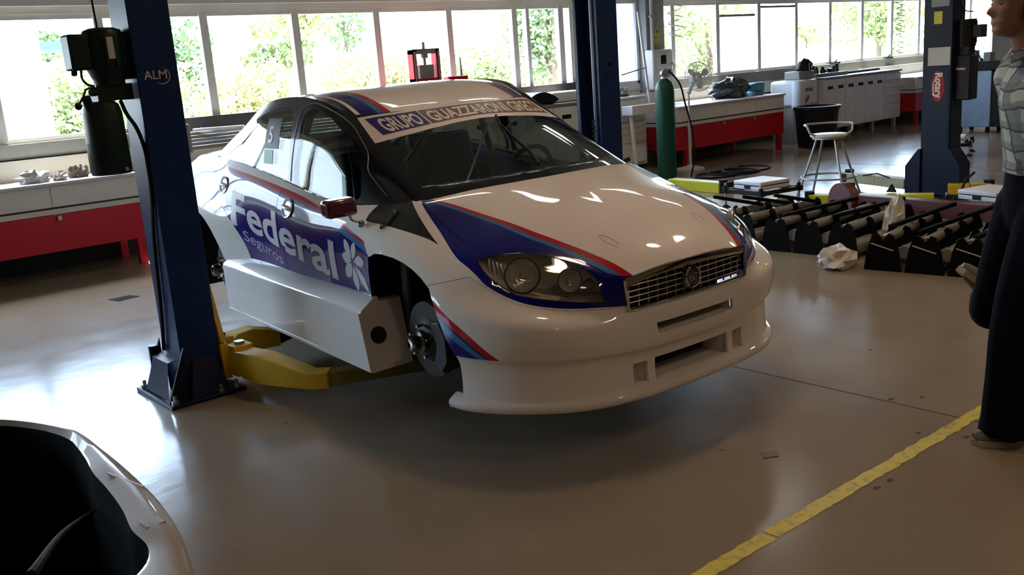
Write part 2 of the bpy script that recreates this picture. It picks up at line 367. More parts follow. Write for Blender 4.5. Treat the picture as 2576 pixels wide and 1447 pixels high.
# ------------------------------------------------------------------ outside the windows
M_ground = mat('pale_yard', (.52, .49, .42), .9, noise=.15, nscale=.3)
M_hill = mat('dry_hillside', (.40, .42, .26), .95, noise=.35, nscale=.12)
M_bark = mat('tree_bark', (.10, .075, .055), .9)
M_leafs = [mat('leaf_green_%d' % i, c, .75, noise=.45, nscale=1.5) for i, c in enumerate([(.17, .22, .08), (.25, .26, .10), (.12, .18, .08)])]
gx = np.linspace(-90, 190, 50); gy = np.concatenate([[10.16, 14, 18, 24, 32, 42], np.linspace(55, 170, 14)])
gg = np.zeros((len(gy), len(gx), 3))
for i, y in enumerate(gy):
    for j, x in enumerate(gx):
        k = max(0, (y-42)/128); gg[i, j] = (x, y, -.35 + 20*k**1.3*(.55 + .45*math.sin(x*.035+.6)) * min(1, max(.12, (x+5)/90+.35)) + (.2*math.sin(x*.4+y) if y > 30 else 0))
go = MB().grid(gg).build('ground_outside', [M_ground, M_hill], ang=80); struct(go)
for p in go.data.polygons:
    if p.center.y > 34: p.material_index = 1
def foliage(c, r, n, leaf, seed):
    g = np.random.default_rng(seed); V = []; F = []
    nb = 9; bl = np.array(c) + g.normal(size=(nb, 3))*np.array(r)*.42; br = g.uniform(.38, .62, nb)
    for i in range(n):
        b = g.integers(nb); d = g.normal(size=3); d /= np.linalg.norm(d); p = bl[b] + d*np.array(r)*br[b]*g.uniform(.75, 1.05)
        u = g.normal(size=3); u /= np.linalg.norm(u); v = np.cross(u, g.normal(size=3)); v /= np.linalg.norm(v); s = leaf*g.uniform(.6, 1.3)
        k = len(V); V += [p-u*s-v*s*.6, p+u*s*.2-v*s*.75, p+u*s*1.1, p+u*s*.1+v*s*.75]; F.append((k, k+1, k+2, k+3))
    return V, F
def tree(name, label, x, y, z0, h, w, mi, n=1300, leaf=.16, trunk=True, seed=0, group=None, cat='tree'):
    t = thing(name, label, cat, (x, y, z0), group=group)
    V, F = foliage((0, 0, h*(.60 if trunk else .45)), (w/2, w/2, h*(.42 if trunk else .5)), n, leaf, seed)
    MB().add(V, F).build('foliage', M_leafs[mi], t, smooth=False, kind='stuff')
    b = MB()
    b.tube([(0, 0, -.2), (.05*w*.2, 0, h*.3), (-.03*w, .02*w, h*.62)], [.035*h, .028*h, .012*h], 7)
    for a in range(3): b.tube([(0, 0, h*.28), (math.cos(a*2.1)*w*.2, math.sin(a*2.1)*w*.2, h*.6)], [.018*h, .008*h], 6)
    b.build('trunk', M_bark, t)
for i, (x, y, h, w, m) in enumerate([(8.6, 28.5, 3.5, 3.8, 0), (13.0, 27.5, 3.0, 4.2, 1), (17.8, 26.8, 3.2, 4.3, 1), (22.6, 27.4, 2.9, 4.2, 0), (27.4, 28.5, 2.4, 4.0, 1), (4.0, 38.0, 3.4, 3.6, 0)]):
    tree('hedge_bush', 'yellow-green bush in the hedge beyond the yard', x, y, -.35, h, w, m, 4200, .085, False, 40+i, 'bushes of the hedge beyond the yard', 'bush')
tree('broad_tree', 'dense dark green tree close behind the window next to the blue lift post', 18.6, 19.5, -.35, 5.2, 2.6, 2, 4500, .075, True, 71)
tree('round_tree', 'small round green tree showing above the hedge', 14.3, 34.5, -.35, 4.9, 3.0, 2, 2200, .11, True, 72)
tree('slope_tree', 'leafy tree behind the windows over the fan and red bench', 33.0, 25.0, -.35, 4.6, 4.2, 0, 3000, .11, True, 73)
tree('slope_tree', 'bright green tree seen through the panes beside the hanging spiral hose', 62, 33, -.35, 6.0, 6.5, 0, 3000, .16, True, 74)
for i in range(18):
    x = 8 + 10.5*i + random.uniform(-1.5, 1.5); y = 70 + (i % 3)*15 + random.uniform(0, 6); k = max(0, (y-42)/128)
    z = -.35 + 20*k**1.3*(.55 + .45*math.sin(x*.035+.6))*min(1, max(.12, (x+5)/90+.35))
    tree('hillside_tree', 'pale washed-out tree on the far hillside', x, y, z-.3, random.uniform(4, 8), random.uniform(5, 9), i % 3, 1200, .26, True, 100+i, 'trees on the far hillside')
# neighbouring white building with a blue fascia beyond the leftmost panes
t = thing('yard_building', 'white building with a blue roof edge across the yard', 'building', (2.0, 24, -.35))
MB((2, 24, -.35)).box(-9, 6.66, 24, 25.6, -.35, 5.2).build('wall', mat('white_render', (.8, .8, .78), .9), t, smooth=False)
MB((2, 24, -.35)).box(6.70, 7.9, 24.0, 25.6, 2.76, 2.95).build('canopy', mat('blue_fascia', (.02, .16, .55), .5), t, smooth=False)
MB((2, 24, -.35)).box(6.66, 7.05, 23.4, 24, 3.20, 3.40).build('awning', M_grey, t, smooth=False)
for x in (12.5, 27.0, 39.0):
    t = thing('power_pole', 'thin pale utility pole standing beyond the hedge', 'pole', (x, 33, -.35), group='utility poles beyond the hedge')
    MB().cyl((0, 0, 0), (0, 0, 8.5), .13, .09, 8).build('pole_shaft', M_frame, t)
    MB().box(-.9, .9, -.05, .05, 7.6, 7.72).build('crossarm', M_frame, t)

# ================================================================== RACE CAR
CAR = thing('race_car', 'white and navy racing saloon with no wheels standing on a yellow lift', 'car', (3.156, 3.291, .147), (.018753, 0, -1.653957))
WHITE, NAVY, LBLUE, PRED, PBLK = (.80, .77, .74), (.006, .005, .16), (.035, .17, .42), (.40, .012, .022), (.008, .008, .009)
import numpy as np
def spline(P,n,c2=False):
    """non-uniform Catmull-Rom through points P (k,3); n samples per span -> ((k-1)*n+1,3)"""
    P=np.asarray(P,float); k=len(P)
    d=np.maximum(np.linalg.norm(np.diff(P,axis=0),axis=1),1e-6); T=np.concatenate([[0],np.cumsum(d)])
    m=np.zeros_like(P)
    for i in range(k):
        if i==0: m[i]=(P[1]-P[0])/d[0]
        elif i==k-1: m[i]=(P[-1]-P[-2])/d[-1]
        else: m[i]=((P[i]-P[i-1])/d[i-1]*d[i]+(P[i+1]-P[i])/d[i]*d[i-1])/(d[i]+d[i-1])
    if c2 and k>3:
        A=np.zeros((k,k)); B=np.zeros_like(P); A[0,0]=2;A[0,1]=1;B[0]=3*(P[1]-P[0])/d[0]; A[-1,-1]=2;A[-1,-2]=1;B[-1]=3*(P[-1]-P[-2])/d[-1]
        for i in range(1,k-1):
            A[i,i-1]=1/d[i-1];A[i,i]=2/d[i-1]+2/d[i];A[i,i+1]=1/d[i];B[i]=3*((P[i]-P[i-1])/d[i-1]**2+(P[i+1]-P[i])/d[i]**2)
        m=.35*m+.65*np.linalg.solve(A,B)
    out=[]
    for i in range(k-1):
        for j in range(n):
            u=j/n; h=d[i]
            out.append((2*u**3-3*u**2+1)*P[i]+(u**3-2*u**2+u)*h*m[i]+(-2*u**3+3*u**2)*P[i+1]+(u**3-u**2)*h*m[i+1])
    out.append(P[-1]); return np.array(out)
def surf(G,nr,nc):
    """G: rows x cols x3 control -> interpolated grid"""
    G=np.asarray(G,float)
    A=np.stack([spline(G[r],nc,True) for r in range(G.shape[0])])
    return np.stack([spline(A[:,c],nr) for c in range(A.shape[1])],1)
# columns: front centre -> rear centre ; rows bottom -> top
COL=[
 # R0                 R1                 R2                R3               R4                R5               R6
 [(.835,0,.14),(.868,0,.325),(.872,0,.39),(.862,0,.447),(.842,0,.490),(.842,0,.57),(.832,0,.648)],
 [(.830,-.2,.14),(.862,-.2,.325),(.866,-.2,.392),(.857,-.2,.450),(.838,-.2,.490),(.838,-.2,.57),(.828,-.2,.644)],
 [(.812,-.36,.14),(.838,-.37,.33),(.842,-.37,.397),(.832,-.365,.456),(.820,-.36,.490),(.822,-.365,.56),(.811,-.37,.628)],
 [(.78,-.49,.14),(.80,-.50,.335),(.808,-.505,.402),(.802,-.50,.458),(.780,-.452,.506),(.782,-.447,.585),(.752,-.440,.650)],
 [(.715,-.625,.14),(.735,-.64,.34),(.748,-.648,.41),(.744,-.645,.468),(.715,-.562,.528),(.708,-.545,.622),(.643,-.480,.698)],
 [(.60,-.75,.14),(.63,-.765,.345),(.643,-.774,.42),(.640,-.770,.484),(.618,-.660,.555),(.598,-.634,.660),(.512,-.555,.735)],
 [(.47,-.83,.14),(.49,-.85,.347),(.496,-.860,.43),(.484,-.855,.512),(.468,-.752,.600),(.452,-.712,.690),(.405,-.638,.742)],
 [(.33,-.875,.15),(.34,-.897,.35),(.344,-.905,.45),(.332,-.900,.538),(.335,-.828,.630),(.335,-.782,.683),(.333,-.738,.722)],
 [(.10,-.89,.15),(.12,-.905,.38),(.11,-.91,.53),(.10,-.90,.640),(.08,-.865,.715),(.06,-.80,.768),(.05,-.71,.815)],
 [(-.2,-.87,.15),(-.2,-.90,.42),(-.2,-.905,.58),(-.2,-.90,.70),(-.21,-.865,.765),(-.22,-.79,.835),(-.227,-.668,.915)],
 [(-.44,-.85,.16),(-.43,-.865,.46),(-.42,-.875,.6),(-.42,-.877,.71),(-.44,-.86,.78),(-.46,-.815,.845),(-.49,-.735,.892)],
 [(-.95,-.84,.18),(-.95,-.862,.45),(-.95,-.867,.56),(-.95,-.866,.67),(-.95,-.853,.77),(-.95,-.82,.85),(-.95,-.775,.893)],
 [(-1.45,-.84,.18),(-1.45,-.862,.46),(-1.45,-.868,.58),(-1.45,-.868,.70),(-1.45,-.856,.81),(-1.45,-.825,.90),(-1.45,-.78,.960)],
 [(-1.95,-.85,.18),(-1.95,-.868,.46),(-1.95,-.876,.58),(-1.95,-.877,.70),(-1.95,-.862,.83),(-1.95,-.828,.94),(-1.95,-.775,1.020)],
 [(-2.25,-.90,.18),(-2.25,-.925,.46),(-2.25,-.935,.60),(-2.25,-.925,.73),(-2.25,-.87,.85),(-2.25,-.828,.955),(-2.25,-.765,1.045)],
 [(-2.6,-.91,.18),(-2.6,-.935,.46),(-2.6,-.945,.62),(-2.6,-.935,.76),(-2.6,-.87,.87),(-2.6,-.81,.965),(-2.6,-.74,1.055)],
 [(-3.0,-.88,.18),(-3.0,-.91,.46),(-3.0,-.92,.60),(-3.0,-.90,.73),(-3.0,-.855,.85),(-3.0,-.79,.965),(-2.98,-.70,1.050)],
 [(-3.4,-.78,.20),(-3.42,-.80,.46),(-3.43,-.80,.60),(-3.43,-.79,.73),(-3.41,-.76,.85),(-3.38,-.70,.95),(-3.33,-.62,1.02)],
 [(-3.58,-.5,.22),(-3.62,-.5,.46),(-3.63,-.5,.60),(-3.63,-.5,.73),(-3.61,-.48,.85),(-3.57,-.45,.95),(-3.50,-.40,1.015)],
 [(-3.64,0,.22),(-3.68,0,.46),(-3.69,0,.60),(-3.69,0,.73),(-3.67,0,.85),(-3.63,0,.95),(-3.54,0,1.02)],
]
def _steps(c,i):
    r0,r1,r2=(np.array(c[k]) for k in (0,1,2))
    if i<=7:
        w=np.array([1,1,1.]); n=np.array([r1[0]-.15 if i<6 else .25,r1[1]*(1 if i else 1),0]); n=n/np.linalg.norm(n)
        k=1.0 if i<7 else .6
        return [tuple(r0+n*.006),tuple(r0*.55+r1*.45-n*.016*k+np.array([0,0,.0])),tuple(r1-n*.019*k+np.array([0,0,-.020])),tuple(r1-n*.003+np.array([0,0,-.004])),tuple(r1+n*.002+np.array([0,0,.012]))]+list(c[2:])
    return [tuple(r0),tuple(r0*.5+r1*.5),tuple(r0*.1+r1*.9),tuple(r0*.03+r1*.97),tuple(r1)]+list(c[2:])
SIDE=np.array([_steps(c,i) for i,c in enumerate(COL)],float).transpose(1,0,2)   # rows x cols
HOODC=[(.832,0,.648),(.78,0,.686),(.68,0,.738),(.52,0,.800),(.32,0,.860),(.12,0,.910),(-.05,0,.948)]
COWL=[(-.05,0,.948),(-.07,-.2,.946),(-.12,-.42,.938),(-.227,-.668,.915)]
DECKC=[(-3.0,0,1.08),(-3.25,0,1.065),(-3.54,0,1.02)]
DECKF=[(-3.0,0,1.08),(-2.98,-.35,1.078),(-2.9,-.6,1.06),(-2.6,-.74,1.055)]
def coons(c0,c1,d0,d1,crown=0,gp=1.9):
    """c0(u),c1(u) ; d0(v),d1(v)"""
    nu,nv=len(c0),len(d0); u=np.linspace(0,1,nu)[:,None,None]; v=np.linspace(0,1,nv)[None,:,None]
    S=(1-v)*c0[:,None]+v*c1[:,None]+(1-u)*d0[None]+u*d1[None]
    S-=(1-u)*(1-v)*c0[0]+(1-u)*v*c1[0]+u*(1-v)*c0[-1]+u*v*c1[-1]
    g=v**gp
    Z=lambda a:a[...,2:3]
    zz=(1-g)*Z(c0)[:,None]+g*Z(c1)[:,None]+(1-u)*(Z(d0)[None]-((1-g)*c0[0,2]+g*c1[0,2]))+u*(Z(d1)[None]-((1-g)*c0[-1,2]+g*c1[-1,2]))
    S[...,2:3]=zz
    return S
def resample(P,n):
    P=np.asarray(P); d=np.concatenate([[0],np.cumsum(np.linalg.norm(np.diff(P,axis=0),axis=1))]); t=np.linspace(0,d[-1],n)
    return np.stack([np.interp(t,d,P[:,k]) for k in range(3)],1)
NC,NR=8,6
def body():
    S=surf(SIDE,NR,NC)
    top=S[-1]
    def rng(a,b): return top[a*NC:b*NC+1]
    nu=7*NC+1; nv=2*NC+1
    hood=coons(resample(spline(HOODC,12,True),nu),rng(2,9),rng(0,2),resample(spline(COWL,10,True),nv),.0)
    du=4*NC+1
    deck=coons(resample(spline(DECKC,12),3*NC+1),rng(15,18),resample(spline(DECKF,10),NC+1),rng(18,19)[::-1],.0)
    return S,hood,deck
GH=[ # base ... top columns: rows base, r1, r2, top
 [(-.05,0,.945),(-.31,0,1.08),(-.57,0,1.21),(-.82,0,1.328)],
 [(-.075,-.25,.942),(-.335,-.24,1.075),(-.59,-.235,1.205),(-.835,-.23,1.323)],
 [(-.135,-.48,.932),(-.385,-.46,1.06),(-.64,-.435,1.19),(-.875,-.42,1.306)],
 [(-.235,-.665,.912),(-.47,-.632,1.035),(-.705,-.598,1.160),(-.94,-.562,1.281)],
 [(-.36,-.715,.895),(-.575,-.675,1.04),(-.79,-.635,1.18),(-1.03,-.59,1.322)],
 [(-.55,-.745,.888),(-.73,-.705,1.05),(-.92,-.665,1.21),(-1.14,-.607,1.365)],
 [(-.95,-.768,.888),(-1.05,-.73,1.06),(-1.15,-.685,1.23),(-1.30,-.612,1.395)],
 [(-1.45,-.772,.955),(-1.49,-.735,1.11),(-1.52,-.685,1.26),(-1.55,-.608,1.408)],
 [(-1.95,-.768,1.015),(-1.93,-.73,1.145),(-1.92,-.68,1.275),(-1.90,-.598,1.392)],
 [(-2.25,-.755,1.04),(-2.22,-.715,1.14),(-2.19,-.665,1.245),(-2.15,-.585,1.345)],
 [(-2.6,-.725,1.055),(-2.52,-.685,1.125),(-2.44,-.635,1.20),(-2.35,-.565,1.288)],
 [(-2.9,-.60,1.06),(-2.74,-.58,1.135),(-2.58,-.555,1.21),(-2.42,-.515,1.288)],
 [(-2.98,-.35,1.078),(-2.80,-.335,1.16),(-2.60,-.32,1.245),(-2.40,-.30,1.325)],
 [(-3.0,0,1.082),(-2.81,0,1.17),(-2.60,0,1.26),(-2.40,0,1.345)],
]
ROOFC=[(-.82,0,1.328),(-1.05,0,1.382),(-1.35,0,1.418),(-1.7,0,1.425),(-2.05,0,1.405),(-2.40,0,1.345)]
def green():
    G=np.array(GH,float).transpose(1,0,2); S=surf(G,6,NC); top=S[-1]
    side=top[3*NC:11*NC+1]; fr=top[0:3*NC+1]; re=top[11*NC:13*NC+1][::-1]
    roof=coons(resample(spline(ROOFC,12,True),8*NC+1),side,fr,resample(re,3*NC+1),.012)
    return S,roof

# --- liveries
def side_livery():
    n = NX('livery_body', .3); X, Z = n.X, n.Z; Y = n.op('ABSOLUTE', n.Y)
    col = WHITE
    # doors: navy with light-blue and red stripes under the belt
    zrt = n.curve(X, [(-2.6, 1.035), (-2.42, 1.021), (-1.44, .929), (-.908, .848), (-.448, .758), (-.3, .72)])
    zrb = n.curve(X, [(-2.6, 1.020), (-2.40, 1.003), (-1.42, .897), (-.893, .826), (-.445, .738), (-.3, .70)])
    xr = n.curve(Z, [(.15, -1.90), (.517, -1.945), (.64, -2.03), (.736, -2.15), (.80, -2.35), (.85, -2.47), (1.05, -2.54)])
    xf = n.curve(Z, [(.15, -.30), (.66, -.32), (.70, -.36), (.74, -.395), (.80, -.43), (.95, -.50)])
    dz = n.both(n.gt(X, xr), n.lt(X, xf))
    col = n.mix(n.both(dz, n.lt(Z, zrt)), col, PRED)
    col = n.mix(n.both(dz, n.lt(Z, zrb)), col, LBLUE)
    col = n.mix(n.both(dz, n.lt(Z, n.op('SUBTRACT', zrb, .028))), col, NAVY)
    # fender: black wedge, white line, blue up to the hood
    zb = n.curve(X, [(-.60, .86), (-.497, .838), (-.234, .820), (-.003, .793), (.077, .775), (.231, .722), (.4, .62)])
    zw = n.curve(X, [(-.5, 1.05), (-.276, .948), (-.174, .904), (.036, .814), (.235, .729), (.37, .672), (.44, .622), (.555, .570), (.68, .537), (.80, .517), (.86, .505)])
    fr = n.both(n.gt(X, n.op('ADD', xf, .0)), n.gt(X, -.62))
    zo = n.op('SUBTRACT', zw, n.curve(X, [(-.5, .026), (-.2, .022), (.05, .018), (.25, .013), (.4, .010), (.86, .0)]))
    col = n.mix(n.both(fr, n.lt(X, .26), n.gt(Z, zb), n.lt(Z, zo)), col, PBLK)
    col = n.mix(n.both(n.gt(X, -.25), n.gt(Z, zw)), col, NAVY)
    # bumper corner stripes
    e = n.op('SUBTRACT', n.curve(X, [(.15, .625), (.244, .560), (.34, .508), (.435, .450), (.556, .342), (.65, .25)]), Z)
    bz = n.both(n.gt(X, .12), n.lt(X, .62), n.gt(Z, .343), n.lt(Z, .60))
    col = n.mix(n.both(bz, n.gt(e, 0)), col, PRED)
    col = n.mix(n.both(bz, n.gt(e, .040)), col, NAVY)
    col = n.mix(n.both(bz, n.gt(e, .050)), col, LBLUE)
    col = n.mix(n.both(bz, n.gt(e, .085)), col, NAVY)
    return n.done(col)
def hood_livery():
    n = NX('livery_hood', .3); X, Y, Z = n.X, n.Y, n.Z
    f = n.curve(X, [(-.3, .65), (-.126, .592), (.033, .542), (.203, .506), (.366, .478), (.515, .440), (.641, .393), (.726, .358), (.807, .323), (.85, .30)])
    d = n.op('SUBTRACT', n.op('ABSOLUTE', Y), f)
    rw = n.curve(X, [(-.3, .010), (-.13, .013), (-.04, .016), (.193, .022), (.36, .027), (.53, .028), (.70, .034), (.85, .037)])
    lw = n.curve(X, [(-.3, .022), (-.13, .028), (-.02, .032), (.21, .039), (.384, .048), (.548, .050), (.674, .058), (.85, .064)])
    col = n.mix(n.gt(d, 0), WHITE, PRED); col = n.mix(n.gt(d, rw), col, LBLUE); col = n.mix(n.gt(d, lw), col, NAVY)
    return n.done(col)
def roof_livery():
    n = NX('livery_roof', .3); X, Z = n.X, n.Z; Y = n.op('ABSOLUTE', n.Y)
    back = n.lt(n.op('ADD', X, n.op('MULTIPLY', Z, .35)), -1.80)
    col = n.mix(n.gt(Y, .40), WHITE, PRED); col = n.mix(n.gt(Y, .43), col, LBLUE); col = n.mix(n.gt(Y, .455), col, NAVY)
    col = n.mix(n.gt(Y, .525), col, WHITE); col = n.mix(n.gt(Y, .545), col, PBLK)
    col = n.mix(n.both(n.lt(Z, 1.30), n.gt(X, -1.2)), col, PBLK)
    col = n.mix(n.both(back, n.lt(Z, 1.36)), col, WHITE)
    return n.done(col)
M_side, M_hood, M_roof = side_livery(), hood_livery(), roof_livery()
M_pwhite = mat('white_car_paint', WHITE, .4, coat=1, spec=.05)
M_cglass = glass_mat('car_glass', (.72, .76, .74), 1.75)
M_lens = glass_mat('lamp_lens', (.93, .93, .90), 1.45)

def merge(grids, name, m, thick, parent=CAR):
    """weld the patches, mirror them, give the sheet a thickness: a closed shell"""
    bm = bmesh.new()
    for g in grids:
        for s in (1, -1):
            a, b = g.shape[:2]; vs = [[bm.verts.new((p[0], p[1]*s, p[2])) for p in row] for row in g]
            for i in range(a-1):
                for j in range(b-1):
                    q = [vs[i][j], vs[i][j+1], vs[i+1][j+1], vs[i+1][j]]
                    bm.faces.new(q if s > 0 else q[::-1])
    bmesh.ops.remove_doubles(bm, verts=bm.verts, dist=.0008)
    bmesh.ops.dissolve_degenerate(bm, edges=bm.edges, dist=1e-5)
    bmesh.ops.recalc_face_normals(bm, faces=bm.faces)
    c = max(bm.faces, key=lambda f: f.calc_center_median().z)
    if c.normal.z < 0: bmesh.ops.reverse_faces(bm, faces=bm.faces)
    bm.normal_update(); bm.verts.ensure_lookup_table(); bm.verts.index_update()
    n = len(bm.verts); V = [v.co.copy() for v in bm.verts]; I = [v.co - v.normal*thick for v in bm.verts]
    F = [tuple(v.index for v in f.verts) for f in bm.faces]
    E = [(l.vert.index, l.link_loop_next.vert.index) for e in bm.edges if len(e.link_faces) == 1 for l in e.link_loops]
    bm.free()
    faces = F + [tuple(i+n for i in f[::-1]) for f in F] + [(b, a, a+n, b+n) for a, b in E]
    me = bpy.data.meshes.new(name); me.from_pydata([tuple(v) for v in V+I], [], faces); me.validate(); me.update()
    o = link(bpy.data.objects.new(name, me)); me.materials.append(m)
    return o
def tidy(o, ang=32, parent=CAR):
    me = o.data; me.polygons.foreach_set('use_smooth', [True]*len(me.polygons)); me.set_sharp_from_angle(angle=R_(ang)); o.parent = parent; return o
def dupm(o, name):
    c = link(bpy.data.objects.new(name, o.data.copy())); return c
def cutter(fn): 
    b = MB(); fn(b); me = bpy.data.meshes.new('c'); me.from_pydata(b.v, [], b.f); me.validate()
    bm = bmesh.new(); bm.from_mesh(me); bmesh.ops.recalc_face_normals(bm, faces=bm.faces); bm.to_mesh(me); bm.free()
    return link(bpy.data.objects.new('c', me))
def both_sides(poly, a, b):      # prisms through the right and the left flank
    def f(m): m.prism(poly, 1, -b, -a); m.prism(poly, 1, a, b)
    return cutter(f)
def inset(poly, d):
    P = np.array(poly, float); n = len(P); A = 0.5*sum(P[i][0]*P[(i+1) % n][1]-P[(i+1) % n][0]*P[i][1] for i in range(n)); s = 1 if A > 0 else -1
    out = []
    for i in range(n):
        a, b, c = P[i-1], P[i], P[(i+1) % n]; e1 = (b-a)/np.linalg.norm(b-a); e2 = (c-b)/np.linalg.norm(c-b)
        n1 = np.array([-e1[1], e1[0]])*s; n2 = np.array([-e2[1], e2[0]])*s; k = n1+n2; k /= max(1e-6, np.linalg.norm(k)); out.append(tuple(b + k*d/max(.4, k @ n1)))
    return out
def smooth_poly(pts, k=4, closed=True):
    P = [np.array((*p, 0.), float) for p in pts]
    if closed: Q = spline(P[-2:]+P+P[:3], k)[2*k:-(2*k)-0][:len(P)*k]
    else: Q = spline(P, k)
    return [tuple(q[:2]) for q in Q]

S_, hood_, deck_ = body(); G_, roof_ = green()
shell = merge([S_, hood_, deck_], 'body_shell', M_side, .016)
cabin = merge([G_, roof_], 'cabin_frame', M_roof, .016)
print('shell', len(shell.data.polygons), 'cabin', len(cabin.data.polygons))
# wheel openings
ARCH_F = [(-.395, -.1), (-.395, .47), (-.375, .60), (-.345, .678), (-.27, .706), (-.2, .712), (-.096, .708), (-.01, .695), (.064, .674), (.134, .646), (.199, .611), (.236, .560), (.29, .45), (.345, .345), (.350, -.1)]
rc = (-2.615, .33); ARCH_R = [(rc[0]+.385*math.cos(a), rc[1]+.40*math.sin(a)) for a in np.linspace(0, math.pi, 21)] + [(rc[0]-.385, -.1), (rc[0]+.385, -.1)]
boolean(shell, both_sides(ARCH_F, .60, 1.2)); boolean(shell, both_sides(ARCH_R, .60, 1.2))
# flanks below the doors stop at the sill
boolean(shell, cutter(lambda m: m.prism([(-2.26, -.1), (-2.26, .44), (-.38, .44), (-.38, -.1)], 1, -1.2, 1.2)))
# grille, slot, intakes
GRILL = [(-.352, .497), (-.2, .494), (0, .494), (.2, .494), (.352, .497), (.362, .60), (.360, .622), (.2, .640), (0, .644), (-.2, .640), (-.360, .622), (-.362, .60)]
boolean(shell, cutter(lambda m: m.prism(GRILL, 0, .6, 1.2)))
boolean(shell, cutter(lambda m: m.prism([(-.228, .375), (.228, .375), (.232, .420), (-.232, .420)], 0, .6, 1.2)))
boolean(shell, cutter(lambda m: m.prism([(-.225, .165), (.225, .165), (.222, .262), (-.222, .262)], 0, .6, 1.2)))
def vents(m):
    for s in (-1, 1): m.prism([(s*.262, .165), (s*.335, .165), (s*.335, .258), (s*.262, .258)], 0, .6, 1.2)
boolean(shell, cutter(vents))
# headlamps
HL = [(.337, -.739, .716), (.390, -.752, .686), (.431, -.748, .657), (.492, -.725, .616), (.548, -.700, .590), (.615, -.652, .575), (.674, -.598, .563), (.734, -.525, .551), (.785, -.437, .538),
      (.782, -.446, .577), (.770, -.448, .608), (.750, -.448, .636), (.707, -.459, .669), (.646, -.479, .694), (.577, -.514, .717), (.509, -.552, .732), (.454, -.592, .739), (.406, -.639, .738), (.352, -.690, .730)]
HC = np.mean(np.array(HL), 0); HD = np.array([.62, -.78, .05])
def lampcut(m, s, k=1.0):
    pts = [(HC + (np.array(p)-HC)*k) for p in HL]; pts = [np.array([p[0], p[1]*s, p[2]]) for p in pts]; d = HD*np.array([1, s, 1])
    m.extr([p - d*.10 for p in pts], d*.22)
lenses = []
for s in (1, -1):
    lens = dupm(shell, 'headlight_lens'); boolean(lens, cutter(lambda m: lampcut(m, s, .985)), 'INTERSECT'); lenses.append(lens)
boolean(shell, cutter(lambda m: (lampcut(m, 1), lampcut(m, -1))))
# doors
FD = smooth_poly([(-.415, .452), (-.40, .60), (-.43, .74), (-.475, .86), (-.53, .99)], 4, False) + [(-1.43, 1.02)] + smooth_poly([(-1.436, .95), (-1.449, .88), (-1.446, .80), (-1.412, .66), (-1.388, .52), (-1.385, .452)], 4, False)
RD = smooth_poly([(-1.391, .452), (-1.394, .52), (-1.418, .66), (-1.452, .80), (-1.455, .88), (-1.442, .95)], 4, False) + [(-1.436, 1.10), (-2.30, 1.15)] + smooth_poly([(-2.33, 1.0), (-2.32, .90), (-2.22, .79), (-2.11, .72), (-2.03, .64), (-1.965, .54), (-1.94, .452)], 4, False)
doors = {}
for nm, poly in (('front_door', FD), ('rear_door', RD)):
    for s in (-1, 1):
        d = dupm(shell, 'car_door'); q = inset(poly, .0028)
        boolean(d, cutter(lambda m: m.prism(q, 1, min(s*.55, s*1.2), max(s*.55, s*1.2))), 'INTERSECT'); doors[nm, s] = tidy(d)
    boolean(shell, both_sides(poly, .55, 1.2))
# hood
HOODP = smooth_poly([(.836, 0), (.830, -.2), (.812, -.350), (.765, -.405), (.70, -.438), (.63, -.468), (.507, -.536), (.40, -.618), (.325, -.690), (.2, -.698), (.05, -.690), (-.10, -.672), (-.2, -.652)], 4, False)
HOODP = HOODP + [(-.35, -.62), (-.35, .62)] + [(x, -y) for x, y in HOODP[::-1]][:-1]
hood = dupm(shell, 'hood'); hq = inset(HOODP, .002)
boolean(hood, cutter(lambda m: m.prism(hq, 2, .62, 1.3)), 'INTERSECT'); hood.data.materials.clear(); hood.data.materials.append(M_hood); tidy(hood)
boolean(shell, cutter(lambda m: m.prism(HOODP, 2, .62, 1.3)))
# front bumper
BP = [(.13, .0), (.13, .60), (.20, .626), (.355, .662), (.42, .628), (.48, .594), (.555, .562), (.68, .531), (.80, .511), (1.0, .488), (1.0, .0)]
bumper = dupm(shell, 'front_bumper'); bq = inset(BP, .0018)
boolean(bumper, cutter(lambda m: m.prism(bq, 1, -1.2, 1.2)), 'INTERSECT'); tidy(bumper)
boolean(shell, cutter(lambda m: m.prism(BP, 1, -1.2, 1.2)))
tidy(shell)
for lens in lenses: tidy(lens); lens.data.materials.clear(); lens.data.materials.append(M_lens)
# cabin openings and glazing
FWIN = smooth_poly([(-1.355, .945), (-1.353, 1.187), (-1.345, 1.310), (-1.30, 1.338), (-1.157, 1.322), (-1.04, 1.287), (-.933, 1.232), (-.84, 1.19), (-.771, 1.140), (-.71, 1.085), (-.66, 1.00), (-.64, .92), (-.70, .898), (-.981, .899)], 3)
RWIN = smooth_poly([(-2.15, 1.045), (-1.80, 1.003), (-1.445, .965), (-1.455, 1.143), (-1.50, 1.315), (-1.56, 1.345), (-1.70, 1.345), (-1.858, 1.330), (-2.0, 1.302), (-2.124, 1.262), (-2.20, 1.18), (-2.19, 1.09)], 3)
WSC = [(-.595, .968), (-.40, .972), (0, .975), (.40, .972), (.595, .968), (.49, 1.278), (.25, 1.303), (0, 1.308), (-.25, 1.303), (-.49, 1.278)]
REARW = [(-.50, 1.10), (.50, 1.10), (.46, 1.27), (0, 1.31), (-.46, 1.27)]
gl = merge([G_ + np.array([0, 0, 0])], 'g', M_cglass, .016)
def pane(name, cutfn, lab=None):
    p = dupm(gl, name); boolean(p, cutter(cutfn), 'INTERSECT'); me = p.data
    bm = bmesh.new(); bm.from_mesh(me); bm.normal_update()
    # keep only a thin sheet: drop the inner skin by sinking the whole pane 5 mm and thinning it
    bm.free(); p.data.materials.clear(); p.data.materials.append(M_cglass); tidy(p)
    return p
panes = []
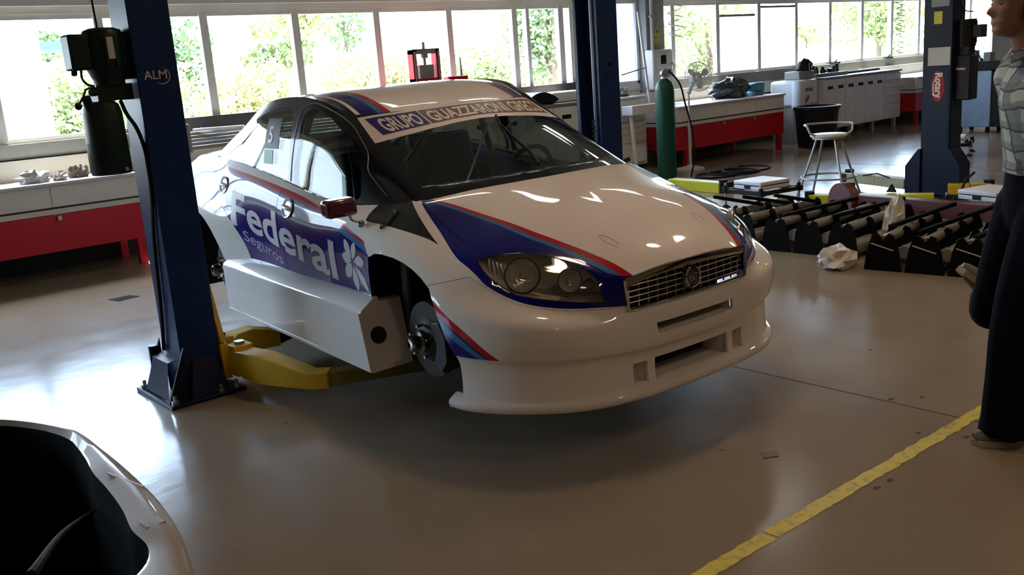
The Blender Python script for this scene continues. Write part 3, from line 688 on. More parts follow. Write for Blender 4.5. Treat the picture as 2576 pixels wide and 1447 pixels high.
for s in (-1, 1):
    panes.append(pane('side_window', lambda m: m.prism(inset(FWIN, -.004), 1, min(s*.45, s*1.0), max(s*.45, s*1.0))))
    panes.append(pane('side_window', lambda m: m.prism(inset(RWIN, -.004), 1, min(s*.45, s*1.0), max(s*.45, s*1.0))))
wscreen = pane('windscreen', lambda m: m.prism(inset(WSC, -.006), 0, -1.3, .2)); panes.append(pane('rear_window', lambda m: m.prism(REARW, 0, -3.2, -2.2)))
bpy.data.objects.remove(gl)
boolean(cabin, both_sides(FWIN, .45, 1.0)); boolean(cabin, both_sides(RWIN, .45, 1.0))
boolean(cabin, cutter(lambda m: m.prism(WSC, 0, -1.3, .2))); boolean(cabin, cutter(lambda m: m.prism(REARW, 0, -3.2, -2.2)))
tidy(cabin)

# --- things that fill the openings
def P(name, m, fn, parent=CAR, bevel=0, ang=35, smooth=True):
    b = MB(); fn(b); return b.build(name, m, parent, bevel, smooth, ang)
def mirrored(name, m, fn, parent=CAR, bevel=0, ang=35):
    for s in (1, -1):
        b = MB(); fn(b); b.v = [(x, y*s, z) for x, y, z in b.v]; b.build(name, m, parent, bevel, True, ang)
M_navyp = mat('navy_inner_panel', (.004, .004, .03), .4)
def well(b):
    b.box(-.44, -.425, -.845, -.45, .15, .80); b.box(-.44, .36, -.47, -.45, .15, .74)
    b.extr([(-.44, -.84, .735), (.02, -.84, .735), (.24, -.84, .66), (.36, -.84, .50), (.36, -.84, .49), (.23, -.84, .645), (.01, -.84, .72), (-.44, -.84, .72)], (0, .38, 0))
mirrored('wheel_well', M_navyp, well)
def rwell(b):
    b.box(-3.02, -2.20, -.50, -.48, .15, .80); b.box(-3.02, -2.20, -.88, -.48, .755, .77); b.box(-2.215, -2.20, -.86, -.48, .15, .77); b.box(-3.02, -3.0, -.84, -.48, .15, .77)
mirrored('wheel_well', M_dark, rwell)
P('floor_pan', M_black, lambda b: b.box(-3.4, .60, -.62, .62, .165, .195).box(-2.18, -.40, -.78, .78, .175, .205))
P('radiator', M_black, lambda b: b.box(.60, .66, -.36, .36, .15, .60))
# intake ducts
def duct(b, y0, y1, z0, z1, x0, x1, t=.008):
    b.box(x0, x1, y0-t, y1+t, z0-t, z0).box(x0, x1, y0-t, y1+t, z1, z1+t).box(x0, x1, y0-t, y0, z0, z1).box(x0, x1, y1, y1+t, z0, z1)
P('intake_duct', M_pwhite, lambda b: duct(b, -.23, .23, .374, .421, .70, .835))
P('intake_duct', M_pwhite, lambda b: duct(b, -.226, .226, .163, .264, .68, .800))
def vent_in(b): duct(b, -.337, -.260, .163, .260, .755, .800); b.box(.745, .757, -.337, -.260, .163, .260)
mirrored('brake_vent', M_pwhite, vent_in)
# splitter lip
LIPP = spline([(.30, -.905, 0), (.40, -.885, 0), (.53, -.815, 0), (.64, -.722, 0), (.735, -.615, 0), (.80, -.49, 0), (.835, -.345, 0), (.852, -.18, 0), (.858, 0, 0)], 6)
LIPP = np.concatenate([LIPP, LIPP[-2::-1]*np.array([1, -1, 1])])
nn = np.gradient(LIPP, axis=0); nn = np.stack([-nn[:, 1], nn[:, 0], nn[:, 2]], 1); nn /= np.linalg.norm(nn, axis=1)[:, None]; nn *= np.sign(nn[len(nn)//2][0])
PROF = [(-.06, .125), (-.034, .168), (-.022, .166), (-.004, .157), (.012, .150), (.019, .143), (.020, .132), (.016, .116), (.008, .111), (-.06, .111)]
def lip(b):
    k = len(PROF); L_ = len(LIPP); vs = [LIPP[i] + nn[i]*o + np.array([0, 0, z]) for i in range(L_) for o, z in PROF]
    b.add(vs, [(i*k+j, i*k+(j+1) % k, (i+1)*k+(j+1) % k, (i+1)*k+j) for i in range(L_-1) for j in range(k)] + [tuple(range(k)), tuple(range((L_-1)*k, L_*k))])
P('splitter', M_pwhite, lip, ang=50)
# lower bumper step line
LO = S_[0:1]
# grille
xg = lambda y: .838 - .13*y*y
gz = lambda y, z: z
GR = P('grille', M_dark, lambda b: b.add([(xg(y)-.045, y, z) for z in (.495, .642) for y in np.linspace(-.36, .36, 13)], [(i, i+1, 14+i, 13+i) for i in range(12)]))
M_gbar = mat('grille_bar_chrome', (.50, .48, .42), .4, metal=1)
for z in np.linspace(.518, .612, 5):
    P('grille_bar', M_gbar, lambda b: b.tube([(xg(y)-.012, y, z) for y in np.linspace(-.355, .355, 15)], .0028, 6), GR)
for y in np.linspace(-.33, .33, 14):
    P('grille_bar', M_gbar, lambda b: b.bar((xg(y)-.016, y, .497), (xg(y)-.016, y, .640), .004, .006), GR)
M_dchr = mat('dark_chrome', (.30, .28, .24), .12, metal=1)
zt_ = lambda y: .643 - .16*y*y
def gframe(b):
    ys = np.linspace(-.362, .362, 21); prof = [(-.02, -.030), (.003, -.028), (.009, -.012), (.006, .004), (-.02, .006)]; k = 5
    b.add([(xg(y)-.002+o, y, zt_(y)+dz) for y in ys for o, dz in prof], [(i*k+j, i*k+(j+1) % k, (i+1)*k+(j+1) % k, (i+1)*k+j) for i in range(20) for j in range(k)] + [tuple(range(k)), tuple(range(20*k, 21*k))])
P('grille_top_bar', M_dchr, gframe, GR)
def gsurr(b):
    path = [(xg(.362)+.002, -.362, .620), (xg(.358)+.004, -.358, .56), (xg(.352)+.008, -.352, .497)] + [(xg(y)+.008, y, .494) for y in np.linspace(-.33, .33, 11)] + [(xg(.352)+.008, .352, .497), (xg(.358)+.004, .358, .56), (xg(.362)+.002, .362, .620)]
    b.tube(path, .0065, 8)
P('grille_surround', M_chrome, gsurr, GR)
BD = P('badge', M_chrome, lambda b: b.lathe([(.046, -.02), (.048, .004), (.046, .010), (.040, .011), (.038, .006), (.036, .004), (.0, .004)], (.845, 0, .565), (1, 0, .05), 32))
P('badge_field', mat('badge_dark_red', (.03, .012, .012), .3, coat=1), lambda b: b.cyl((.8465, 0, .565), (.8520, 0, .5653), .036, n=32), BD)
mt_ = Matrix.Translation((.8535, -.0285, .548)) @ Matrix(((0, 0, 1, 0), (1, 0, 0, 0), (0, 1, 0, 0), (0, 0, 0, 1)))
text_obj('FIAT', 'badge_letters', .047, mt_, mat('badge_silver', (.75, .75, .75), .25, metal=1), BD, bold=.0009, sx=.56)
# headlamp internals
M_refl = mat('reflector', (.92, .90, .84), .25, metal=.6, noise=.2, nscale=60, bump=.5, bscale=55)
M_hous = mat('lamp_housing', (.80, .78, .70), .40, metal=.6, noise=.3, nscale=30, bump=.35, bscale=40)
for s in (1, -1):
    ring = np.array(HL); dn = -HD/np.linalg.norm(HD)
    rings = [HC + (ring-HC)*.995 + dn*.014, HC + (ring-HC)*.97 + dn*.085, HC + (ring-HC)*.85 + dn*.14]
    b = MB(); k = len(HL); b.add(np.concatenate(rings), [(i*k+j, i*k+(j+1) % k, (i+1)*k+(j+1) % k, (i+1)*k+j) for i in range(2) for j in range(k)] + [tuple(range(2*k, 3*k))])
    b.v = [(x, y*s, z) for x, y, z in b.v]; LAMP = b.build('headlight', M_hous, CAR)
    for c, r, ax in (((.526, -.648, .660), .070, (.80, -.58, .08)), ((.672, -.520, .632), .048, (.86, -.48, .08)), ((.724, -.468, .618), .022, (.9, -.42, .05))):
        b = MB(); b.lathe([(r*1.06, .004), (r*1.06, -.004), (r, .0), (r*.97, -.006), (r*.86, -.020), (r*.6, -.036), (r*.25, -.045), (0, -.046)], c, ax, 30); b.v = [(x, y*s, z) for x, y, z in b.v]; rf = b.build('reflector_bowl', M_refl, LAMP)
        ax = np.array(ax)/np.linalg.norm(ax); c = np.array(c)
        b = MB(); b.cyl(c-ax*.045, c-ax*.012, r*.17, n=12).sph(c-ax*.012, r*.17, 10, 6); b.v = [(x, y*s, z) for x, y, z in b.v]; b.build('bulb', M_chrome, rf)
        b = MB(); u, v, _ = ortho(ax); b.tube([c + ax*.004 + 1.03*r*(math.cos(a)*u+math.sin(a)*v) for a in np.linspace(0, 2*math.pi, 33)[:-1]], r*.045, 6, True); b.v = [(x, y*s, z) for x, y, z in b.v]; b.build('bezel_ring', M_dark, rf)
    b = MB()
    for i in range(5): b.bar((.375+.018*i, -.700+.006*i, .722-.006*i), (.395+.022*i, -.715+.010*i, .668-.010*i), .008, .004, (1, -1, 0))
    b.v = [(x, y*s, z) for x, y, z in b.v]; b.build('indicator_fins', M_refl, LAMP)
# side pods (deep skirts)
SK = [(-.955, .140), (-.955, .415), (-.948, .428), (-.865, .478), (-.845, .478), (-.845, .455), (-.73, .455), (-.73, .135), (-.945, .130)]
for s in (-1, 1):
    b = MB(); q = [(-.30, 0), (-.345, 1)]
    n_ = len(SK); vs = []
    for x0 in (-2.215, None):
        for y, z in SK: vs.append(((x0 if x0 else (-.315 - .20*max(0, z-.14)*.9)), y*(-s), z))
    b.add(vs, [tuple(range(n_)), tuple(range(n_, 2*n_))] + [(i, (i+1) % n_, n_+(i+1) % n_, n_+i) for i in range(n_)])
    sk = b.build('side_skirt', M_pwhite, CAR, bevel=.004)
    b = MB(); b.cyl((-.40, .915*s, .30), (-.336, .915*s*1.0 - .045*s, .30), .001, n=8); 
    P('exhaust_hole', M_dark, lambda m: m.cyl((-.3647, s*.885, .2962), (-.3420, s*.885, .3004), .042, n=24), sk)
    P('skirt_edge', M_pwhite, lambda m: m.bar((-.313, s*.957, .143), (-.368, s*.957, .418), .008, .020, (0, 1, 0)).bar((-2.21, s*.957, .142), (-.315, s*.957, .142), .006, .014, (0, 0, 1)), sk)
# hubs, discs, calipers
for (x, zc) in ((-.035, .315), (-2.615, .315)):
    for s in (-1, 1):
        y = lambda v: s*v
        hb = P('brake_disc', mat('cast_disc', (.050, .047, .042), .55, noise=.3, nscale=40, spec=.25) if 'M_disc' not in globals() else M_disc, lambda m: m.lathe([(.175, -.014), (.175, .014), (.105, .014), (.100, .020), (.055, .045), (0, .045)], (x, y(.775), zc), (0, s, 0), 40).lathe([(.175, -.014), (0, -.014)], (x, y(.775), zc), (0, s, 0), 40))
        M_disc = hb.data.materials[0]
        P('hub', M_dchr, lambda m: m.lathe([(.052, .0), (.052, .045), (.036, .05), (.036, .085), (.028, .095), (.012, .097), (.012, .075), (0, .075)], (x, y(.80), zc), (0, s, 0), 24), hb)
        for a in range(5):
            c = (x + .075*math.cos(a*1.257+.3), y(.815), zc + .075*math.sin(a*1.257+.3)); P('wheel_stud', M_steel, lambda m: m.cyl(c, (c[0], y(.850), c[2]), .007, n=8), hb)
        P('caliper', M_black, lambda m: m.extr([(x+.085, y(.83), zc+.10), (x+.16, y(.83), zc+.12), (x+.205, y(.83), zc+.05), (x+.205, y(.83), zc-.06), (x+.15, y(.83), zc-.12), (x+.09, y(.83), zc-.08), (x+.12, y(.83), zc)], (0, -s*.13, 0)), hb, bevel=.008)
        P('upright', M_black, lambda m: m.cyl((x, y(.76), zc), (x, y(.58), zc), .075, .06, 20).bar((x, y(.70), zc-.12), (x, y(.68), zc+.30), .07, .05).bar((x, y(.68), zc-.11), (x-.25, y(.40), zc-.10), .05, .03).bar((x, y(.68), zc-.11), (x+.2, y(.40), zc-.10), .05, .03), hb)
        P('brake_duct', M_rub, lambda m: m.tube([(x+.17, y(.70), zc-.10), (x+.24, y(.66), zc-.12), (x+.33, y(.58), zc-.08)], .06, 12), hb)
# interior
P('dashboard', M_black, lambda m: m.extr([(-.12, -.62, .60), (-.12, -.62, .90), (-.40, -.62, .93), (-.55, -.62, .86), (-.55, -.62, .60)], (0, 1.24, 0)), bevel=.02)
P('seat', M_black, lambda m: m.extr([(-1.0, .15, .30), (-1.0, .15, .42), (-1.42, .15, .40), (-1.62, .15, 1.10), (-1.72, .15, 1.10), (-1.55, .15, .28)], (0, .44, 0)), bevel=.03)
P('bulkhead', M_black, lambda m: m.box(-2.42, -2.40, -.62, .62, .2, .98).box(-2.9, -2.42, -.6, .6, .94, .98))
mirrored('door_card', M_black, lambda m: m.box(-2.2, -.5, -.76, -.745, .3, .86))
P('steering_wheel', M_rub, lambda m: m.tube([(-.72 + .05*math.sin(a), .37 + .155*math.cos(a), .88 + .15*math.sin(a)) for a in np.linspace(0, 6.283, 25)[:-1]], .014, 8, True).cyl((-.72, .37, .88), (-.5, .37, .84), .02).bar((-.72, .22, .88), (-.72, .52, .88), .02, .03))
M_cage = mat('cage_tube_grey', (.30, .31, .32), .35, noise=.1)
CG = P('roll_cage', M_cage, lambda m: m.tube([(-1.47, -.66, .2), (-1.49, -.66, .95), (-1.50, -.60, 1.20), (-1.51, -.52, 1.35), (-1.51, -.4, 1.375), (-1.51, .4, 1.375), (-1.51, .52, 1.35), (-1.50, .60, 1.20), (-1.49, .66, .95), (-1.47, .66, .2)], .021, 10))
for pts in ([(-.42, -.68, .2), (-.40, -.66, .86), (-.62, -.60, 1.06), (-.94, -.51, 1.245), (-1.15, -.50, 1.335), (-1.5, -.50, 1.362)], [(-.42, .68, .2), (-.40, .66, .86), (-.62, .60, 1.06), (-.94, .51, 1.245), (-1.15, .50, 1.335), (-1.5, .50, 1.362)],
            [(-.94, -.51, 1.245), (-.90, 0, 1.285), (-.94, .51, 1.245)], [(-.41, -.66, .82), (-.36, 0, .84), (-.41, .66, .82)], [(-1.47, -.62, .35), (-1.51, .46, 1.36)], [(-1.51, -.46, 1.36), (-2.5, -.48, .98)], [(-1.51, .46, 1.36), (-2.5, .48, .98)],
            [(-1.51, .4, 1.36), (-2.45, -.4, .98)], [(-.45, -.70, .30), (-1.47, -.70, .66)], [(-.45, -.70, .66), (-1.47, -.70, .30)], [(-.45, .70, .30), (-1.47, .70, .66)], [(-.45, .70, .66), (-1.47, .70, .30)], [(-.94, .50, 1.25), (-1.5, -.45, 1.365)]):
    P('cage_tube', M_cage, lambda m: m.tube(pts, .019, 9), CG)
P('cage_brace', M_cage, lambda m: m.tube([(-.60, .03, 1.18), (-.36, -.30, .93)], .006, 8), CG)
# mirror
M_maroon = mat('maroon_metallic', (.10, .012, .035), .25, metal=.4, coat=1)
b = MB(); b.box(-.375, -.285, -1.085, -.935, .893, .975); mr_ = b.build('mirror', M_maroon, CAR, bevel=.018)
P('mirror_glass', M_chrome, lambda m: m.box(-.379, -.375, -1.07, -.95, .905, .963), mr_)
P('mirror_stalk', M_dchr, lambda m: m.tube([(-.33, -.965, .90), (-.335, -.955, .872), (-.36, -.925, .853), (-.40, -.890, .842), (-.43, -.858, .825)], .006, 8).sph((-.43, -.860, .825), .018, 12, 8).sph((-.412, -.872, .833), .012, 10, 6), mr_)
P('mirror_mount', M_black, lambda m: m.tube([(-.30, .68, .90), (-.30, .72, .915), (-.30, .75, .92)], .012, 8))
# door handles
M_hand = mat('handle_silver_blue', (.72, .75, .80), .25, coat=.6)
for (x, yy, z, dn) in ((-2.256, .8505, .905, 'rear_door'), (-1.315, .8485, .830, 'front_door')):
    for s in (-1, 1):
        u = np.array([.98, 0, -.10]); v = np.array([.10, s*.30*(-1), .95]); nrm = np.array([0, s, .28]); nrm = nrm/np.linalg.norm(nrm); c = np.array([x, s*yy, z])
        pts = lambda r, o: [c + u*.062*r*math.cos(a)*(1.05 if math.cos(a) > 0 else .95) + v*.055*r*math.sin(a) + nrm*o for a in np.linspace(0, 2*math.pi, 29)[:-1]]
        b = MB(); k = 28; b.add(pts(1, .001)+pts(.98, .006)+pts(.84, .005)+pts(.70, -.001), [(i*k+j, i*k+(j+1) % k, (i+1)*k+(j+1) % k, (i+1)*k+j) for i in range(3) for j in range(k)] + [tuple(range(3*k, 4*k))])
        hd = b.build('door_handle', M_hand, CAR)
        P('handle_grip', M_hand, lambda m: m.tube([c - u*.052 + nrm*.003, c - u*.03 + nrm*.012, c + u*.03 + nrm*.012, c + u*.052 + nrm*.003], .011, 8), hd)
# --- prints projected on the panels
def bvh_of(objs):
    V = []; F = []
    for o in objs:
        k = len(V); V += [v.co.copy() for v in o.data.vertices]; F += [tuple(i+k for i in p.vertices) for p in o.data.polygons]
    return BVHTree.FromPolygons(V, F)
BV_S = bvh_of([shell, doors['front_door', -1], doors['rear_door', -1]]); BV_W = bvh_of([wscreen]); BV_C = bvh_of([cabin, panes[1], panes[0]]); BV_H = bvh_of([hood])
def on_side(x, z, off=.0016, bv=None):
    h_ = (bv or BV_S).ray_cast(Vector((x, -2, z)), Vector((0, 1, 0)))
    return (x, (h_[0].y if h_[0] else -.86) - off, z)
def on_screen(y, z, off=.0016):
    h_ = BV_W.ray_cast(Vector((1, y, z)), Vector((-1, 0, 0))); x = h_[0].x if h_[0] else -.7
    return (x + off, y, z + off)
def wrap(me, fn, name, m, parent=CAR):
    for v in me.vertices: v.co = fn(v.co.x, v.co.y)
    me.update(); return finish(name, me, m, parent, smooth=False)
M_let = mat('vinyl_white', (.60, .61, .66), .35); M_let2 = mat('vinyl_pale_blue', (.36, .38, .56), .35)
def fit_text(body, bold, w, h, cap=None):
    me = text_polys(body, 1.0, bold); xs = [v.co.x for v in me.vertices]; ys = [v.co.y for v in me.vertices]
    x0, x1 = min(xs), max(xs); y1 = max(ys)
    for v in me.vertices: v.co.x = (v.co.x-x0)/(x1-x0)*w; v.co.y = v.co.y/y1*h
    return me
me = slice_mesh(fit_text('Federal', .022, 1.33, .195), .06, .03)
wrap(me, lambda u, v: on_side(-2.085 + u - .10*v*(1-u/1.33), .688 - .134*u + v), 'door_lettering', M_let)
me = slice_mesh(fit_text('Seguros', .006, .53, .062), .06, .03)
wrap(me, lambda u, v: on_side(-1.965 + u, .592 - .172*u + v), 'door_lettering', M_let2)
cx_, cz_ = -.556, .628
for a, L_, w_ in ((122, .125, .056), (66, .110, .050), (170, .105, .060), (8, .135, .056), (222, .130, .064), (272, .150, .058), (316, .190, .056)):
    a = R_(a); pts = []
    for t_ in np.linspace(0, 1, 13): pts.append((t_, .5*math.sin(math.pi*t_**1.25)**.8))
    q = [(L_*(.10+.90*t_), w_*k_*1.0) for t_, k_ in pts] + [(L_*(.10+.90*t_), -w_*k_) for t_, k_ in pts[-2:0:-1]]
    me = bpy.data.meshes.new('petal'); me.from_pydata([(x*math.cos(a)-y*math.sin(a), x*math.sin(a)+y*math.cos(a), 0) for x, y in q], [], [tuple(range(len(q)))])
    slice_mesh(me, .03, .03); wrap(me, lambda u, v: on_side(cx_+u*1.05, cz_+v), 'petal_print', M_let)
# sun strip on the windscreen
BV_WC = bvh_of([wscreen, cabin])
def on_ws(y, z, off):
    h_ = BV_WC.ray_cast(Vector((.5, y, z)), Vector((-1, 0, 0))); x = h_[0].x if h_[0] else -.8
    return (x + off*.5, y, z + off*.87)
zb_ = lambda y: np.interp(abs(y), [0, .15, .31, .45, .60], [1.226, 1.220, 1.205, 1.186, 1.160]); zt2 = lambda y: np.interp(abs(y), [0, .28, .45, .56], [1.306, 1.301, 1.293, 1.283])
def strip(y0, y1, a, b, off, name, m, skew=0):
    ys = np.linspace(y0, y1, max(4, int((y1-y0)/.03))); ts = np.linspace(a, b, 5)
    MB().grid(np.array([[on_ws(y*(1+skew*(1-t_)), zb_(y*(1+skew*(1-t_)))+(zt2(y)-zb_(y*(1+skew*(1-t_))))*t_, off) for y in ys] for t_ in ts])).build(name, m, CAR, ang=80)
strip(-.553, .553, 0, 1, .0018, 'sun_strip', mat('strip_white', (.72, .68, .66), .35), .07)
strip(-.530, -.290, .20, .90, .0032, 'strip_panel', mat('strip_navy', (.015, .012, .16), .35))
strip(-.280, .540, .20, .90, .0032, 'strip_panel', mat('strip_brown', (.12, .085, .075), .35))
M_sl = mat('strip_letters', (.74, .68, .62), .4)
for body_, y0, w in (('GRUPO', -.500, .190), ('GUAZZARONI GRECO', -.262, .78)):
    me = slice_mesh(fit_text(body_, .03, w, 1.0), .03, .34)
    wrap(me, lambda u, v: on_ws(y0+u, zb_(y0+u)+(zt2(y0+u)-zb_(y0+u))*(.27+.54*v), .0046), 'strip_lettering', M_sl)
# number sticker on the rear side window
def patch(x0, x1, z0, z1, lean, off, name, m):
    MB().grid(np.array([[on_side(x + lean*(z-z0), z, off, BV_C) for x in np.linspace(x0, x1, 5)] for z in np.linspace(z0, z1, 5)])).build(name, m, CAR, ang=80)
patch(-1.79, -1.60, 1.13, 1.295, -.1, .002, 'number_sticker', M_black); patch(-1.78, -1.66, 1.045, 1.125, -.1, .002, 'number_sticker', mat('mint_sticker', (.30, .62, .50), .5))
me = slice_mesh(fit_text('5', .02, .06, .09), .03, .03); wrap(me, lambda u, v: on_side(-1.745+u-.1*(v+.04), 1.165+v, .004, BV_C), 'number_print', M_let)
# door frame seals
SEAL = spline([(-.43, .935), (-.54, .992), (-.632, 1.05), (-.665, 1.10), (-.79, 1.188), (-.935, 1.272), (-1.05, 1.325), (-1.18, 1.372), (-1.32, 1.388), (-1.42, 1.36), (-1.41, 1.2), (-1.40, .95)] and [(a, b_, 0.) for a, b_ in [(-.43, .935), (-.54, .992), (-.632, 1.05), (-.665, 1.10), (-.79, 1.188), (-.935, 1.268), (-1.05, 1.318), (-1.18, 1.358), (-1.30, 1.372), (-1.385, 1.35), (-1.405, 1.2), (-1.402, .96)]], 4)
def sealt(b): b.tube([on_side(p[0], p[1], .000, BV_C) for p in SEAL], .0035, 6)
mirrored('door_seal', mat('seal_grey', (.10, .11, .12), .35), sealt)
# wiper, loose wires, hood catches
P('wiper', M_black, lambda b: b.tube([on_screen(-.03, .985, .02), on_screen(-.012, 1.03, .028), on_screen(-.010, 1.09, .028), on_screen(.02, 1.165, .022)], [.012, .009, .007, .006], 8).tube([on_screen(-.09, 1.05, .016), on_screen(-.03, 1.10, .016), on_screen(.02, 1.165, .016), on_screen(.07, 1.215, .016)], .008, 6))
M_wire = mat('wire_sheath', (.02, .035, .035), .4)
for k in range(4):
    g = random.Random(k); P('loose_wire', M_wire, lambda b: b.tube(spline([on_side(-.27+.02*g.uniform(-1, 1), .885-.018*i, .012+.012*g.random()) for i in range(5)], 4), .0035, 6))
def oncap(x, y): h_ = BV_H.ray_cast(Vector((x, y, 2)), Vector((0, 0, -1))); return (x, y, (h_[0].z if h_[0] else .75)+.0006)
for s in (-1, 1):
    P('hood_catch_mark', mat('pencil_grey', (.52, .45, .40), .6), lambda b: b.tube([oncap(.645 + .050*math.cos(a), s*(.272 + .018*math.sin(a) - .010*math.cos(a))) for a in np.linspace(.4, 5.6, 26)], .0012, 5))

# ================================================================== LIFT POSTS
M_logo = mat('logo_silver', (.55, .56, .58), .5); M_logod = mat('logo_dark', (.004, .006, .02), .6)
M_lab = mat('paper_label', (.50, .50, .46), .6, noise=.35, nscale=90)
def lift_post(mir, label, group):
    mx = (lambda x: 7.08 - x) if mir else (lambda x: x)
    ox = mx(1.877); T = thing('lift_post', label, 'lift post', (ox, 4.98, 0)); O = (ox, 4.98, 0)
    def part(name, m, fn, bevel=0, parent=T, ang=35):
        b = MB(); fn(b); b.v = [((7.08-x) if mir else x, y, z) for x, y, z in b.v]; b.v = [(x-O[0], y-O[1], z-O[2]) for x, y, z in b.v]; return b.build(name, m, parent, bevel, True, ang)
    C_ = [(1.77, 4.85), (1.985, 4.85), (1.985, 4.89), (1.965, 4.89), (1.965, 4.866), (1.786, 4.866), (1.786, 5.084), (1.965, 5.084), (1.965, 5.06), (1.985, 5.06), (1.985, 5.10), (1.77, 5.10)]
    part('column', M_blue, lambda b: b.prism(C_, 2, .02, 3.7), .006)
    part('column_liner', M_navy, lambda b: b.box(1.80, 1.90, 4.88, 5.07, .03, 3.65))
    part('base_plate', M_navy, lambda b: b.box(1.64, 2.06, 4.735, 5.25, 0, .022), .004)
    for gy in (4.80, 5.13): part('gusset', M_navy, lambda b: b.extr([(1.655, gy, .022), (1.77, gy, .022), (1.77, gy, .30)], (0, .016, 0)))
    part('gusset_plate', M_navy, lambda b: b.add([(1.66, 4.82, .03), (1.66, 5.13, .03), (1.70, 5.08, .22), (1.70, 4.87, .22), (1.77, 4.86, .24), (1.77, 5.09, .24)], [(0, 1, 2, 3), (3, 2, 5, 4)]))
    part('gusset_plate', M_navy, lambda b: b.add([(1.76, 4.755, .024), (1.98, 4.755, .024), (1.945, 4.815, .20), (1.815, 4.815, .20), (1.815, 4.851, .215), (1.945, 4.851, .215)], [(0, 1, 2, 3), (3, 2, 5, 4)]))
    for bx, by in ((1.675, 4.77), (1.675, 5.21), (2.02, 4.77), (1.93, 4.77)):
        part('anchor_bolt', M_steel, lambda b: b.cyl((bx, by, .02), (bx, by, .040), .022, n=6).cyl((bx, by, .04), (bx, by, .065), .010, n=10))
    part('pipe_stub', M_navy, lambda b: b.cyl((1.735, 5.16, .02), (1.735, 5.16, .26), .024, n=14))
    cr = part('carriage', M_yel, lambda b: b.box(1.985, 2.03, 4.83, 5.09, .06, .26).extr([(1.99, 4.88, .26), (1.99, 4.83, .27), (1.99, 4.93, .58), (1.99, 5.02, .58), (1.99, 5.08, .27)], (.03, 0, 0)).box(2.03, 2.14, 4.76, 4.86, .215, .245).box(2.03, 2.14, 4.76, 4.86, .075, .10).box(2.03, 2.14, 5.00, 5.10, .215, .245).box(2.03, 2.14, 5.00, 5.10, .075, .10), .003)
    for py in (4.81, 5.05): part('pivot_pin', M_dchr, lambda b: b.cyl((2.085, py, .07), (2.085, py, .262), .028, n=16), parent=cr)
    def arm(name, pts, ext, hs):
        def f(b):
            k = len(pts); L_ = []; 
            for i, p in enumerate(pts):
                d = np.array(pts[min(i+1, k-1)]) - np.array(pts[max(i-1, 0)]); d = d/np.linalg.norm(d); nrm = np.array([-d[1], d[0]])*.058
                for s, z in ((-1, hs[i][0]), (1, hs[i][0]), (1, hs[i][1]), (-1, hs[i][1])): L_.append((p[0]+s*nrm[0], p[1]+s*nrm[1], z))
            b.add(L_, [(i*4+j, i*4+(j+1) % 4, (i+1)*4+(j+1) % 4, (i+1)*4+j) for i in range(k-1) for j in range(4)] + [(0, 1, 2, 3), tuple(range(4*k-4, 4*k))])
        a = part('swing_arm', M_yel, f, .006)
        e0, e1 = ext; zc = (hs[-1][0]+hs[-1][1])/2
        part('arm_extension', M_navy if name else mat('olive_arm', (.20, .17, .02), .5), lambda b: b.bar((*e0, zc), (*e1, zc), .085, .075), .004, a)
        part('lift_pad', M_rub, lambda b: b.cyl((*e1, zc), (*e1, .285), .028, n=14).cyl((*e1, .285), (*e1, .316), .06, n=20), .004, a)
    arm(0, [(2.085, 4.83), (2.075, 4.66), (2.09, 4.50), (2.20, 4.24), (2.27, 4.17)], ((2.25, 4.19), (2.86, 3.93)), [(.10, .215), (.09, .235), (.085, .245), (.085, .17), (.085, .17)])
    arm(1, [(2.085, 5.03), (2.16, 5.10), (2.30, 5.14), (2.46, 5.10)], ((2.44, 5.10), (2.90, 5.32)), [(.10, .215), (.10, .235), (.10, .235), (.10, .19)])
    part('top_pulley', M_navy, lambda b: b.box(1.76, 2.0, 4.84, 5.11, 3.70, 3.78))
    return T, O, part
LP, LPO, lpart = lift_post(False, 'dark blue lift post carrying a black hydraulic pump beside the racing car', None)
RP, RPO, rpart = lift_post(True, 'blue lift post with stacked dark letters behind the racing car bonnet', None)
def onface(x, z, y=4.8485): return Matrix.Translation((x, y, z)) @ Matrix(((1, 0, 0, 0), (0, 0, -1, 0), (0, 1, 0, 0), (0, 0, 0, 1)))
text_obj('ALM', 'logo_letters', .062, Matrix.Translation((-LPO[0], -LPO[1], 0)) @ onface(1.806, 1.690), M_logo, LP, bold=.0002, sx=1.0)
lpart('logo_swoosh', M_logo, lambda b: b.tube([(1.895 + .042*math.cos(a), 4.8485, 1.704 + .040*math.sin(a)) for a in np.linspace(1.4, -2.3, 20)], [.0006+.0022*math.sin(math.pi*i/19) for i in range(20)], 5))
for ch, z in (('A', 1.835), ('L', 1.70), ('M', 1.565)):
    text_obj(ch, 'logo_letters', .115, Matrix.Translation((-RPO[0], -RPO[1], 0)) @ onface(5.165, z), M_logod, RP, bold=.003, sx=1.0)
b = MB(RPO); b.tube([(5.205 + .045*math.cos(a), 4.8485, 1.545 + .045*math.sin(a)) for a in np.linspace(-.2, -2.9, 14)], .0035, 5).build('logo_swoosh', M_logod, RP)
def guard(b):
    for i in range(22): b.box(5.105, 5.15, 4.90, 4.96, .42+.036*i, .442+.036*i)
b = MB(RPO); guard(b); b.build('cable_guard', M_rub, RP)
b = MB(RPO); b.tube([(5.115, 4.93, .30), (5.115, 4.93, 3.6)], .010, 8).build('lift_cable', M_steel, RP)
b = MB(RPO); b.box(5.082, 5.094, 4.885, 4.905, .03, 3.65).build('column_lip', M_blue, RP)
